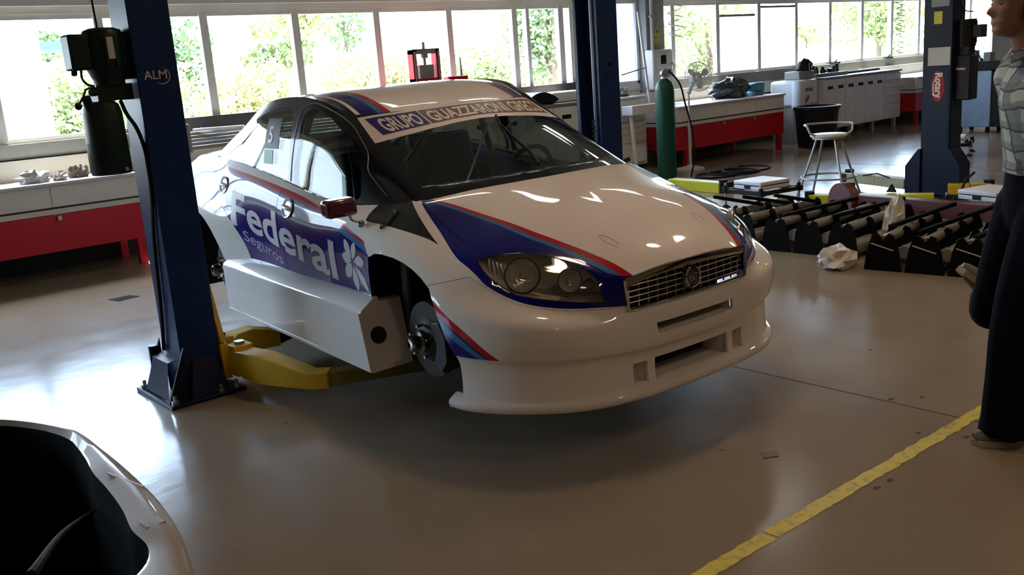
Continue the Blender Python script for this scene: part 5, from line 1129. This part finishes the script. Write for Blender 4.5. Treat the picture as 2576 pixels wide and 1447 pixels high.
O = (14.75, 9.25, 1.06); MB(O).box(14.45, 14.92, 9.1, 9.4, 1.06, 1.20).build('block', M_grey, t, .02); MB(O).cyl((14.70, 9.2, 1.20), (14.74, 9.2, 1.34), .12, .09, 16).cyl((14.85, 9.2, 1.22), (14.98, 9.25, 1.30), .07, n=14).sph((14.82, 9.2, 1.33), .07).tube([(14.6, 9.2, 1.22), (14.58, 9.15, 1.34), (14.68, 9.15, 1.40)], .02, 8).build('casting', M_black, t)
O = (15.6, 9.35, 1.06); t = thing('parts_tray', 'tray of small black engine parts on the long cupboards', 'tray', O); MB(O).box(15.05, 16.1, 9.15, 9.55, 1.06, 1.12).build('tray', M_grey, t, .006)
for k in range(7):
    g = random.Random(k+5); x = 15.2+.13*k; MB(O).cyl((x, 9.3, 1.12), (x+g.uniform(-.04, .04), 9.3+g.uniform(-.06, .06), 1.12+g.uniform(.06, .15)), g.uniform(.025, .05), n=10).build('engine_bit', M_black, t)
o = MB((16.5, 9.3, 1.06)).tube([(16.2, 9.2, 1.085), (17.5, 9.3, 1.085)], .022, 10).build('steel_pipe', M_black); o.location = (16.5, 9.3, 1.06); tag(o, 'long dark pipe lying on the cupboard tops', 'pipe')
for x, lab in ((16.95, 'small black clamp on the window sill nearer the trays'), (19.0, 'small black clamp on the sill past the spiral hose')):
    o = MB((x, 9.85, 1.24)).box(x-.12, x+.12, 9.86, 9.93, 1.24, 1.27).cyl((x, 9.9, 1.27), (x+.05, 9.9, 1.31), .02, n=8).build('sill_clamp', M_black); o.location = (x, 9.85, 1.24); tag(o, lab, 'clamp')
# tube chair frame next to the bin
O = (13.60, 8.95, 0); t = thing('tube_frame', 'bent grey tube frame leaning between the red bench and the bin', 'frame', O)
MB(O).tube(spline([(13.56, 8.98, 0), (13.57, 8.98, .45), (13.57, 8.98, .80), (13.62, 8.98, .86), (13.66, 8.98, .80), (13.68, 8.96, 0)], 5), .012, 8).build('bent_tube', M_gal, t); MB(O).cyl((13.57, 8.98, .5), (13.66, 8.98, .5), .010, n=8).build('cross_tube', M_gal, t)
# blue-grey machine cabinet
O = (16.4, 6.95, 0); t = thing('machine_cabinet', 'tall pale blue steel cabinet with a dark top on castors', 'cabinet', O)
MB(O).box(16.20, 16.75, 6.67, 7.22, .10, 1.02).build('body', mat('pale_blue_steel', (.22, .30, .42), .35, noise=.2, nscale=5, metal=.3), t, .01); MB(O).box(16.15, 16.85, 6.50, 7.26, 1.02, 1.16).build('top_panel', M_black, t, .01); MB(O).box(16.145, 16.15, 6.98, 7.20, 1.07, 1.12).build('name_strip', M_white, t); MB(O).box(16.22, 16.75, 6.52, 6.67, .10, 1.02).build('side_recess', M_black, t)
for x in (16.25, 16.7):
    for y in (6.72, 7.17): MB(O).cyl((x, y-.02, .05), (x, y+.02, .05), .05, n=14).build('castor', M_rub, t)
MB(O).box(16.3, 16.5, 6.75, 6.85, 1.16, 1.30).build('top_fitting', M_grey, t); MB(O).cyl((16.45, 7.05, 1.16), (16.45, 7.05, 1.34), .06, n=12).build('top_fitting', M_grey, t)
o = MB((19.0, 7.3, 0)).box(18.9, 19.1, 7.15, 7.45, 0, 3.2).build('blue_post', mat('far_post_blue', (.05, .16, .42), .4), None, .01); o.location = (19.0, 7.3, 0); tag(o, 'plain lighter blue lift column far behind the person', 'lift post')

# ================================================================== OPEN FLOOR ON THE RIGHT
# stool
O = (9.33, 5.52, 0); t = thing('bar_stool', 'grey tubular stool with a round seat and low bent backrest', 'stool', O)
MB(O).lathe([(0, .645), (.185, .645), (.195, .655), (.195, .668), (.18, .676), (0, .676)], O, (0, 0, 1), 36).build('seat', mat('stool_seat', (.62, .58, .50), .45), t)
MB(O).lathe([(.165, .625), (.172, .625), (.172, .645), (.165, .645)], O, (0, 0, 1), 32).build('seat_ring', M_gal, t)
M_stt = mat('stool_tube', (.30, .30, .28), .4, metal=.5)
for a in (57, 147, 237, 327):
    c_, s_ = math.cos(R_(a)), math.sin(R_(a)); MB(O).tube([(O[0]+.13*c_, O[1]+.13*s_, .65), (O[0]+.235*c_, O[1]+.235*s_, .34), (O[0]+.37*c_, O[1]+.37*s_, 0)], .0125, 10).build('leg', M_stt, t)
MB(O).tube([(O[0]+.288*math.cos(a), O[1]+.288*math.sin(a), .21) for a in np.linspace(0, 6.283, 33)[:-1]], .010, 8, True).build('foot_ring', M_stt, t)
bk = []
for a in np.linspace(-.15, math.pi+.15, 21): bk.append((O[0]+.25*math.cos(a-.72), O[1]+.25*math.sin(a-.72), .775))
bk = [(O[0]+.17*math.cos(-1.2), O[1]+.17*math.sin(-1.2), .655)] + [(O[0]+.24*math.cos(-1.05), O[1]+.24*math.sin(-1.05), .70)] + bk + [(O[0]+.24*math.cos(2.75), O[1]+.24*math.sin(2.75), .70), (O[0]+.17*math.cos(2.9), O[1]+.17*math.sin(2.9), .655)]
MB(O).tube(bk, .012, 10).build('backrest', M_stt, t)
# corner-weight scales on levelling frames
M_scale = mat('scale_pad_white', (.68, .68, .70), .3)
def scale(label, x, y, rz, z=.17):
    t = thing('wheel_scale', label, 'scale', (x, y, 0), rz)
    MB().box(-.21, .21, -.20, .20, z+.045, z+.085).build('pad_top', M_scale, t, .010); MB().box(-.205, .205, -.195, .195, z, z+.038).build('pad_base', M_scale, t, .006); MB().box(-.20, .20, -.19, .19, z+.036, z+.047).build('pad_gap', M_black, t)
    MB().box(-.213, -.203, -.04, .04, z+.008, z+.042).build('display', M_black, t)
    for sx, sy in ((1, 1), (1, -1), (-1, 1), (-1, -1)):
        lg = MB().cyl((sx*.27, sy*.26, .02), (sx*.27, sy*.26, z+.06), .012, n=10).build('levelling_foot', M_gal, t); MB().lathe([(.05, 0), (.05, .008), (.014, .03)], (sx*.27, sy*.26, 0), (0, 0, 1), 20).build('foot_disc', M_black, lg); MB().box(sx*.27-.03, sx*.27+.03, sy*.26-.03, sy*.26+.03, z-.045, z+.01).cyl((sx*.27, sy*.26, z+.01), (sx*.27, sy*.26, z+.035), .022, n=6).build('corner_nut', M_black, lg)
    for p0, p1 in (((-.27, -.26), (.27, -.26)), ((.27, -.26), (.27, .26)), ((.27, .26), (-.27, .26)), ((-.27, .26), (-.27, -.26))): MB().bar((*p0, z-.022), (*p1, z-.022), .035, .042).build('frame_bar', M_black, t)
scale('white wheel scale on a black levelling frame beside the bonnet', 8.46, 5.78, R_(-11), .20)
scale('white wheel scale far off before the pale blue cabinet', 13.3, 6.0, R_(20))
scale('white wheel scale just behind the red beam end', 8.75, 3.55, R_(-15))
# roller cradles: rows of black end plates with grey rollers
M_plate = mat('black_plate', (.004, .004, .004), .7, noise=.2, spec=.08)
M_roll = mat('dusty_roller', (.20, .19, .165), .5, metal=.2, noise=.2, nscale=12)
PL = [(-.135, 0), (.135, 0), (.108, .17), (.075, .262), (.040, .275), (.0, .225), (-.040, .275), (-.075, .262), (-.108, .17)]
M_tape = mat('pale_tape', (.46, .44, .36), .7)
def cradle(label, x, y, rz, nx, ny, bars, tape=False):
    t = thing('roller_cradle', label, 'roller cradle', (x, y, 0), rz, 'black roller cradles heaped on the floor')
    for j in range(ny):
        yy = (j-(ny-1)/2)*.29
        for i in range(nx):
            p = MB().prism([(yy+a, b_) for a, b_ in PL], 0, .34*i, .34*i+.012).build('end_plate', M_plate, t)
            if tape and i == 0: MB().bar((-.004, yy+.08, .200), (-.004, yy-.08, .155), .003, .032, (1, 0, 0)).build('tape_strip', M_tape, p)
        MB().cyl((.015, yy, .222), (.34*(nx-1), yy, .222), .036, n=16).build('roller', M_roll, t)
        MB().cyl((.015, yy-.06, .075), (.34*(nx-1), yy-.06, .075), .062, n=16).build('roller', M_roll, t)
    for j in range(ny-1): yy = (j-(ny-2)/2)*.29; MB().cyl((.02, yy, .14), (.34*(nx-1), yy, .14), .045, n=16).build('roller', M_roll, t)
    for p0, p1 in bars: MB().bar(p0, p1, .035, .03).build('slant_bar', M_plate, t, .004)
cradle('black roller cradle with raised bars beside the car bumper', 6.62, 4.86, R_(-2), 4, 2, [((.55, .05, .26), (.22, .34, .36)), ((.72, -.12, .26), (.38, .14, .35)), ((.9, -.25, .26), (.62, -.02, .34))])
cradle('black roller cradle with a sloping bar in the middle of the heap', 6.56, 4.06, R_(2), 4, 3, [((.20, .34, .26), (.85, .02, .33)), ((.7, .28, .26), (1.02, .12, .31)), ((.30, -.05, .26), (.95, -.34, .33))])
cradle('black roller cradle with pale tape strips nearest the walking person', 6.36, 3.02, R_(8), 4, 3, [((.20, .10, .26), (.95, -.22, .35)), ((.34, .36, .26), (1.02, .10, .34)), ((.1, -.30, .26), (.8, -.50, .34))], True)
# red beam with a disc end
O = (7.95, 3.7, 0); t = thing('red_beam', 'dark red steel beam with a round end plate lying behind the cradles', 'beam', O)
M_dred = mat('oxide_red', (.10, .018, .018), .45, noise=.2)
MB(O).bar((8.02, 4.55, .19), (7.80, 2.75, .19), .11, .14).build('beam_tube', M_dred, t, .006); MB(O).cyl((7.97, 4.60, .18), (8.06, 4.56, .18), .18, n=30).build('end_disc', M_dred, t, .004)
for yy in (4.3, 3.0): MB(O).box(7.86, 8.02, yy-.05, yy+.05, 0, .13).build('support', M_dred, t)
# scraps of paper before the cradles
lump('paper_scrap', 'crumpled white paper bag with a dark opening before the taped cradle', 'paper bag', (6.26, 3.62, 0), (.15, .12, .10), M_cloth, 21, 14, .3)
lump('paper_scrap', 'small crumpled white paper on the floor at the edge of the heap', 'paper', (6.42, 3.80, 0), (.09, .07, .04), M_cloth, 22)
lump('paper_sheet', 'crumpled pale sheet lying between the cradles', 'paper', (6.95, 3.55, 0), (.10, .08, .26), M_cloth, 23)
# ------------------------------------------------------------------ white bumper moulding in the foreground
O = (.45, 3.0, 0); t = thing('bumper_moulding', 'white moulded car bumper with a black hollow inside on the floor', 'bumper', O)
ro = spline([(p[0], p[1], .45) for p in [(.10, 4.05), (.45, 4.02), (.62, 3.95), (.70, 3.862), (.757, 3.76), (.82, 3.62), (.862, 3.52), (.868, 3.45), (.868, 3.25), (.866, 3.07), (.858, 2.87), (.846, 2.68), (.815, 2.47), (.765, 2.28), (.725, 2.15), (.62, 1.95), (.42, 1.78), (.1, 1.70)]], 5)
pin = [(.10, 4.03), (.45, 3.99), (.61, 3.92), (.688, 3.838), (.745, 3.735), (.80, 3.585), (.823, 3.44), (.818, 3.36), (.805, 3.23), (.780, 3.06), (.772, 2.93), (.748, 2.70), (.722, 2.555), (.716, 2.42), (.695, 2.36), (.60, 2.26), (.42, 2.16), (.1, 2.10)]
ri = spline([(x, y, .445) for x, y in pin], 5)
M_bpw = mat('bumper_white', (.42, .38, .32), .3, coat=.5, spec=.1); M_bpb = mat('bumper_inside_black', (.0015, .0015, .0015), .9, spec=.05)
mid = ro*.45 + ri*.55 + np.array([0, 0, .018])
low = ro*np.array([1, 1, 0]) + np.array([.05, 0, .0]) ; bel = ro*np.array([1, 1, 0]) + np.array([.035, 0, .22])
b = MB(O); b.grid(np.array([ri, mid, ro + np.array([-.004, 0, .004]), ro + np.array([.008, 0, -.03]), bel, low])); b.build('outer_skin', M_bpw, t, ang=60)
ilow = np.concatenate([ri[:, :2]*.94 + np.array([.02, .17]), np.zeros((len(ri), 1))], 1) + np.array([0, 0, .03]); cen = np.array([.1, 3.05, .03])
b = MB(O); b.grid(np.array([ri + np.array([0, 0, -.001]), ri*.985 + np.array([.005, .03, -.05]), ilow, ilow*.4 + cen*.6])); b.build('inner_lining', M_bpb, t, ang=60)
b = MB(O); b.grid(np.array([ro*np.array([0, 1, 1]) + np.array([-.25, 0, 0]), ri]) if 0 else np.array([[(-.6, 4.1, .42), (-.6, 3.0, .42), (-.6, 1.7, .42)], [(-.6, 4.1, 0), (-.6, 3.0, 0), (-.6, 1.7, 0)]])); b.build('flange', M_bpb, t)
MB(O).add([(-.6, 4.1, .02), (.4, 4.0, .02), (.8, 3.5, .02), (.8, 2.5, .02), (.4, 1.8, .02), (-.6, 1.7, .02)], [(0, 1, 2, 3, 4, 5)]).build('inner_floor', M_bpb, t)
MB(O).tube(spline([(0.458, 2.561, 0.42), (0.483, 2.599, 0.42), (0.522, 2.676, 0.41), (0.613, 2.846, 0.38), (0.697, 2.971, 0.35), (0.768, 3.075, 0.32)], 4), list(np.linspace(.016, .004, 21)), 8).build('stiffening_rib', mat('rib_grey', (.03, .03, .028), .7, spec=.1), t)
MB(O).box(.745, .80, 2.50, 2.56, .448, .462).build('bracket_tab', mat('tab_beige', (.30, .26, .19), .5), t, .003)
MB(O).bar((.80, 2.98, .464), (.845, 2.80, .456), .006, .006).build('seam_bead', M_white, t)
# ------------------------------------------------------------------ person walking
PO = (3.956, 1.426, 0); PF = math.atan2(.658, -.75)
PER = thing('person', 'person in a light plaid shirt and dark jeans walking past the yellow line', 'person', PO, PF)
def skin(name, verts, edges, root, m, parent=PER, sub=2):
    me = bpy.data.meshes.new(name); me.from_pydata([v[:3] for v in verts], edges, []); o = link(bpy.data.objects.new(name, me))
    o.modifiers.new('s', 'SKIN'); 
    for i, v in enumerate(verts): r = v[3] if hasattr(v[3], '__len__') else (v[3], v[3]); me.skin_vertices[0].data[i].radius = r; me.skin_vertices[0].data[i].use_root = (i == root)
    o.modifiers['s'].use_smooth_shade = True
    sb = o.modifiers.new('u', 'SUBSURF'); sb.levels = sub; sb.render_levels = sub
    apply_mods(o); o.data.materials.clear(); o.data.materials.append(m); o.data.polygons.foreach_set('use_smooth', [True]*len(o.data.polygons)); o.parent = parent; return o
M_skin = mat('skin', (.26, .12, .075), .55, noise=.12, nscale=30); M_hair = mat('dark_hair', (.012, .009, .008), .7, noise=.4, nscale=120)
# local x = walking direction, y = left of the walker (towards the camera), z = up
hipL, hipR = (.0, .09, .93), (.0, -.09, .93)
knL, anL = (.12, .10, .50), (.125, .105, .09)
knR, anR = (.10, -.13, .50), (-.05, -.47, .47)
# arms: shoulder, elbow, wrist
shL, elL, wrL = (.02, .19, 1.44), (-.12, .25, 1.18), (-.16, .25, .92)
shR, elR, wrR = (.02, -.19, 1.44), (-.08, -.26, 1.17), (-.05, -.27, .91)
def torso(b, rings, n=24):
    vs = [(cx + rx*math.cos(a), ry*math.sin(a), z) for cx, z, rx, ry in rings for a in np.linspace(0, 2*math.pi, n+1)[:-1]]; k = len(rings)
    b.add(vs, [(i*n+j, i*n+(j+1) % n, (i+1)*n+(j+1) % n, (i+1)*n+j) for i in range(k-1) for j in range(n)] + [tuple(range(n-1, -1, -1)), tuple(range((k-1)*n, k*n))])
def limb(b, pts, rad):
    P_ = spline(pts, 5); R__ = np.interp(np.linspace(0, len(pts)-1, len(P_)), range(len(pts)), rad); b.tube(P_, list(R__), 14)
    for p_, r_ in zip(pts, rad): b.sph(p_, r_, 14, 10)
# head with a face, and hands with five fingers, fused into the body
def head_mesh():
    C_ = np.array([.125, 0, 1.715]); zs = np.linspace(-1, 1, 25); A = np.linspace(0, 2*math.pi, 37)[:-1]; b = MB()
    V = []
    for zz in zs:
        h = zz*.118; w = math.sqrt(max(0, 1-zz*zz)); 
        fx = np.interp(zz, [-1, -.92, -.75, -.62, -.5, -.40, -.30, -.12, .08, .25, .45, .7, .9, 1], [.03, .075, .088, .080, .089, .084, .090, .093, .082, .090, .093, .078, .045, 0])
        bx_ = np.interp(zz, [-1, -.6, -.3, .2, .6, .9, 1], [0, .055, .075, .098, .085, .045, 0]); wy = np.interp(zz, [-1, -.85, -.5, 0, .4, .8, 1], [.02, .045, .062, .074, .076, .048, 0])
        for a in A:
            c_, s_ = math.cos(a), math.sin(a); x = (fx if c_ > 0 else bx_)*abs(c_)**.85*(1 if c_ > 0 else -1); y = wy*abs(s_)**.8*(1 if s_ > 0 else -1)
            if c_ > 0:
                nose = math.exp(-(y/.013)**2)*np.interp(zz, [-.34, -.26, -.20, .02, .14], [0, .022, .026, .010, 0]); eye = -.010*math.exp(-((abs(y)-.031)/.013)**2)*math.exp(-((zz-.06)/.10)**2); lip = .006*math.exp(-(y/.022)**2)*(math.exp(-((zz+.47)/.04)**2)+math.exp(-((zz+.58)/.04)**2))
                x += nose+eye+lip
            V.append(C_ + np.array([x, y, h]))
    k = 36; b.add(V, [(i*k+j, i*k+(j+1) % k, (i+1)*k+(j+1) % k, (i+1)*k+j) for i in range(24) for j in range(k)])
    for s in (-1, 1): b.sph((C_[0]-.008, s*.078, C_[2]-.005), .030, 10, 8, (.55, .35, 1.0))
    return b
hb_ = head_mesh()
def hand(b, w, d, s):
    w = np.array(w); d = np.array(d); d = d/np.linalg.norm(d); up = np.array([0, s, 0.]); up -= d*(up @ d); up /= np.linalg.norm(up); sd = np.cross(d, up)*1.0
    b.tube([w-d*.02, w+d*.03, w+d*.085], [.024, .030, .030], 10)
    for k, (o_, L_) in enumerate(((-.027, .062), (-.009, .074), (.009, .070), (.026, .054))):
        r0 = w + d*.085 + sd*o_; b.tube([r0-d*.012, r0+d*L_*.45, r0+d*L_*.8-up*.012, r0+d*L_-up*.028], [.0095, .0090, .0085, .0070], 8)
    r0 = w + d*.03 + sd*(-.028); b.tube([r0, r0+d*.03-sd*.022, r0+d*.06-sd*.026-up*.008], [.012, .0105, .008], 8)
hand(hb_, wrL, np.array(wrL)-np.array(elL)+np.array([0, 0, -.1]), 1); hand(hb_, wrR, np.array(wrR)-np.array(elR)+np.array([0, 0, -.1]), -1)
torso(hb_, [(0, .86, .085, .12), (0, .92, .105, .155), (-.003, 1.02, .10, .150), (-.003, 1.12, .095, .138), (.008, 1.25, .108, .152), (.018, 1.36, .112, .165), (.03, 1.44, .090, .150), (.045, 1.49, .062, .085), (.065, 1.53, .055, .058), (.085, 1.58, .053, .055), (.10, 1.64, .055, .058)])
limb(hb_, [hipL, knL, anL], [.088, .056, .042]); limb(hb_, [hipR, knR, anR], [.088, .056, .042]); limb(hb_, [anL, (.19, .108, .035)], [.040, .030]); limb(hb_, [anR, (.02, -.51, .55)], [.040, .030])
limb(hb_, [shL, elL, wrL], [.055, .042, .028]); limb(hb_, [shR, elR, wrR], [.055, .042, .028])
hd_ = hb_.build('body', M_skin, None)
bd = hd_
rm = bd.modifiers.new('r', 'REMESH'); rm.mode = 'VOXEL'; rm.voxel_size = .0060; rm.use_smooth_shade = True; sm_ = bd.modifiers.new('m', 'SMOOTH'); sm_.iterations = 3; sm_.factor = .4
bd.parent = None; apply_mods(bd); bd.parent = PER
bm = bmesh.new(); bm.from_mesh(bd.data); bm.verts.ensure_lookup_table(); seen = set(); comps = []
for v in bm.verts:
    if v.index in seen: continue
    st = [v]; seen.add(v.index); cc = []
    while st:
        w = st.pop(); cc.append(w)
        for e in w.link_edges:
            x = e.other_vert(w)
            if x.index not in seen: seen.add(x.index); st.append(x)
    comps.append(cc)
comps.sort(key=len); print('body pieces', [len(c) for c in comps])
for cc in comps[:-1]: bmesh.ops.delete(bm, geom=cc, context='VERTS')
bm.to_mesh(bd.data); bm.free()
bd.data.materials.clear(); bd.data.materials.append(M_skin); bd.data.polygons.foreach_set('use_smooth', [True]*len(bd.data.polygons))
# hair cap, eyes
hb = MB(); C_ = np.array([.118, 0, 1.725]); g = np.random.default_rng(2)
VV = []; zs = np.linspace(-.55, 1, 14)
for zz in zs:
    for a in np.linspace(0, 2*math.pi, 37)[:-1]:
        c_, s_ = math.cos(a), math.sin(a); w = math.sqrt(max(0, 1-zz*zz)) if zz > 0 else 1; front = c_ > .25 and zz < .34
        r = .0 if front else 1; x = (.100*w if c_ < 0 else .098*w)*c_; y = .083*w*s_
        if front: x *= .70; y *= .80
        VV.append(C_ + np.array([x, y, zz*.122]) + g.normal(size=3)*.0018)
k = 36; hb.add(VV, [(i*k+j, i*k+(j+1) % k, (i+1)*k+(j+1) % k, (i+1)*k+j) for i in range(13) for j in range(k)]).build('hair', M_hair, PER)
for s in (-1, 1):
    e_ = MB().sph((.1955, s*.031, 1.722), .0100, 12, 8).build('eye', mat('eye_white', (.22, .20, .18), .4) if s < 0 else bpy.data.materials['eye_white'], PER); MB().sph((.2030, s*.031, 1.721), .0045, 10, 6).build('iris', M_hair, e_); MB().tube([(.208, s*.018, 1.743), (.209, s*.032, 1.747), (.200, s*.048, 1.742)], [.003, .004, .002], 6).build('eyebrow', M_hair, PER)
# plaid shirt
n = NX('plaid_cloth', .9, 0)
fr_ = lambda v, p: n.op('FRACT', n.op('DIVIDE', v, p))
ang_ = n.op('ARCTAN2', n.Y, n.X)
wob = n.op('MULTIPLY', n.op('SUBTRACT', n.noise(9, 3), .5), .05)
z1 = n.op('ADD', n.Z, wob); x1 = n.op('ADD', n.op('ADD', n.X, n.op('MULTIPLY', n.Y, .6)), wob)
col = n.mix(n.lt(fr_(x1, .072), .45), (.52, .56, .56), (.24, .29, .33)); col = n.mix(n.op('MULTIPLY', n.lt(fr_(z1, .078), .42), .65), col, (.16, .20, .21))
col = n.mix(n.op('MULTIPLY', n.lt(fr_(z1, .078), .10), .8), col, (.05, .06, .075)); col = n.mix(n.op('MULTIPLY', n.lt(fr_(x1, .072), .10), .7), col, (.05, .06, .075))
M_plaid = n.done(col)
def cloth(name, fn, m, vox=.009):
    b = MB(); fn(b); o = b.build(name, m, None); r = o.modifiers.new('r', 'REMESH'); r.mode = 'VOXEL'; r.voxel_size = vox; r.use_smooth_shade = True
    q = o.modifiers.new('m', 'SMOOTH'); q.iterations = 6; q.factor = .5; apply_mods(o); o.data.materials.clear(); o.data.materials.append(m)
    o.data.polygons.foreach_set('use_smooth', [True]*len(o.data.polygons)); o.parent = PER; return o
def shirt_(b):
    torso(b, [(-.003, 1.075, .128, .178), (-.003, 1.13, .126, .172), (.008, 1.25, .132, .176), (.018, 1.36, .136, .188), (.03, 1.44, .112, .172), (.045, 1.495, .082, .105), (.060, 1.535, .070, .074)])
    limb(b, [shL, elL, (wrL[0]*.7+elL[0]*.3, wrL[1], wrL[2]+.06)], [.080, .064, .050]); limb(b, [shR, elR, (wrR[0]*.7+elR[0]*.3, wrR[1], wrR[2]+.06)], [.080, .064, .050])
cloth('plaid_shirt', shirt_, M_plaid)
cl = MB(); 
for s in (-1, 1): cl.extr([(.135, s*.01, 1.535), (.155, s*.035, 1.50), (.10, s*.085, 1.535), (.02, s*.078, 1.575), (.06, s*.068, 1.585)], (.004, s*.006, .006))
cl.build('shirt_collar', M_plaid, PER, kind='stuff')
M_jean = mat('dark_denim', (.004, .006, .014), .95, noise=.3, nscale=200, spec=.08)
def jeans_(b):
    torso(b, [(0, .84, .105, .155), (0, .92, .124, .178), (-.002, 1.02, .120, .172), (-.003, 1.09, .116, .165)])
    limb(b, [hipL, (.075, .098, .70), knL, (.135, .105, .28), (.140, .105, .10)], [.118, .105, .092, .092, .098]); torso(b, [(0, .86, .09, .13), (0, .9, .1, .15)])
    b.cyl((.140, .105, .10), (.140, .105, .045), .098, .106, 20)
    limb(b, [hipR, (.06, -.11, .70), knR, (.02, -.32, .485), (-.04, -.43, .475)], [.118, .100, .086, .076, .070])
cloth('jeans', jeans_, M_jean)
M_shoe = mat('worn_sneaker', (.11, .105, .09), .6, noise=.3, nscale=20); M_sole = mat('pale_sole', (.38, .35, .29), .7)
def shoe(mtx):
    sh_ = []
    for x, w, h in ((-.085, .030, .085), (-.06, .040, .095), (0, .043, .085), (.07, .046, .062), (.13, .048, .048), (.18, .040, .038), (.205, .020, .028)):
        sh_.append([mtx @ Vector((x, w*math.cos(a)*(1 if math.sin(a) < .6 else .85), .022 + max(0, h*math.sin(a)))) for a in np.linspace(0, math.pi, 11)])
    g_ = np.array([[tuple(p) for p in r] for r in sh_]); b = MB(); b.grid(g_); b.add([tuple(p) for p in g_[0]], [tuple(range(11))]); b.add([tuple(p) for p in g_[-1]], [tuple(range(11))]); u_ = b.build('shoe', M_shoe, PER, ang=60)
    out = [(-.095, .0), (-.085, .034), (-.03, .044), (.07, .050), (.14, .051), (.19, .042), (.215, .0)]; out = out + [(x, -y) for x, y in out[-2:0:-1]]
    b = MB(); vs = [tuple(mtx @ Vector((x, y, z))) for z in (0, .026) for x, y in out]; k = len(out); b.add(vs, [tuple(range(k)), tuple(range(k, 2*k))] + [(i, (i+1) % k, k+(i+1) % k, k+i) for i in range(k)]); b.build('sole', M_sole, u_)
    b = MB()
    for i in range(4): b.bar(tuple(mtx @ Vector((.045+.024*i, -.025, .088-.008*i))), tuple(mtx @ Vector((.045+.024*i, .025, .088-.008*i))), .007, .005)
    b.build('laces', M_sole, u_, kind='stuff')
shoe(Matrix.Translation((.065, .105, 0)))
shoe(Matrix.Translation((-.085, -.50, .435)) @ Matrix.Rotation(R_(-42), 4, 'Y') @ Matrix.Rotation(R_(-8), 4, 'Z'))
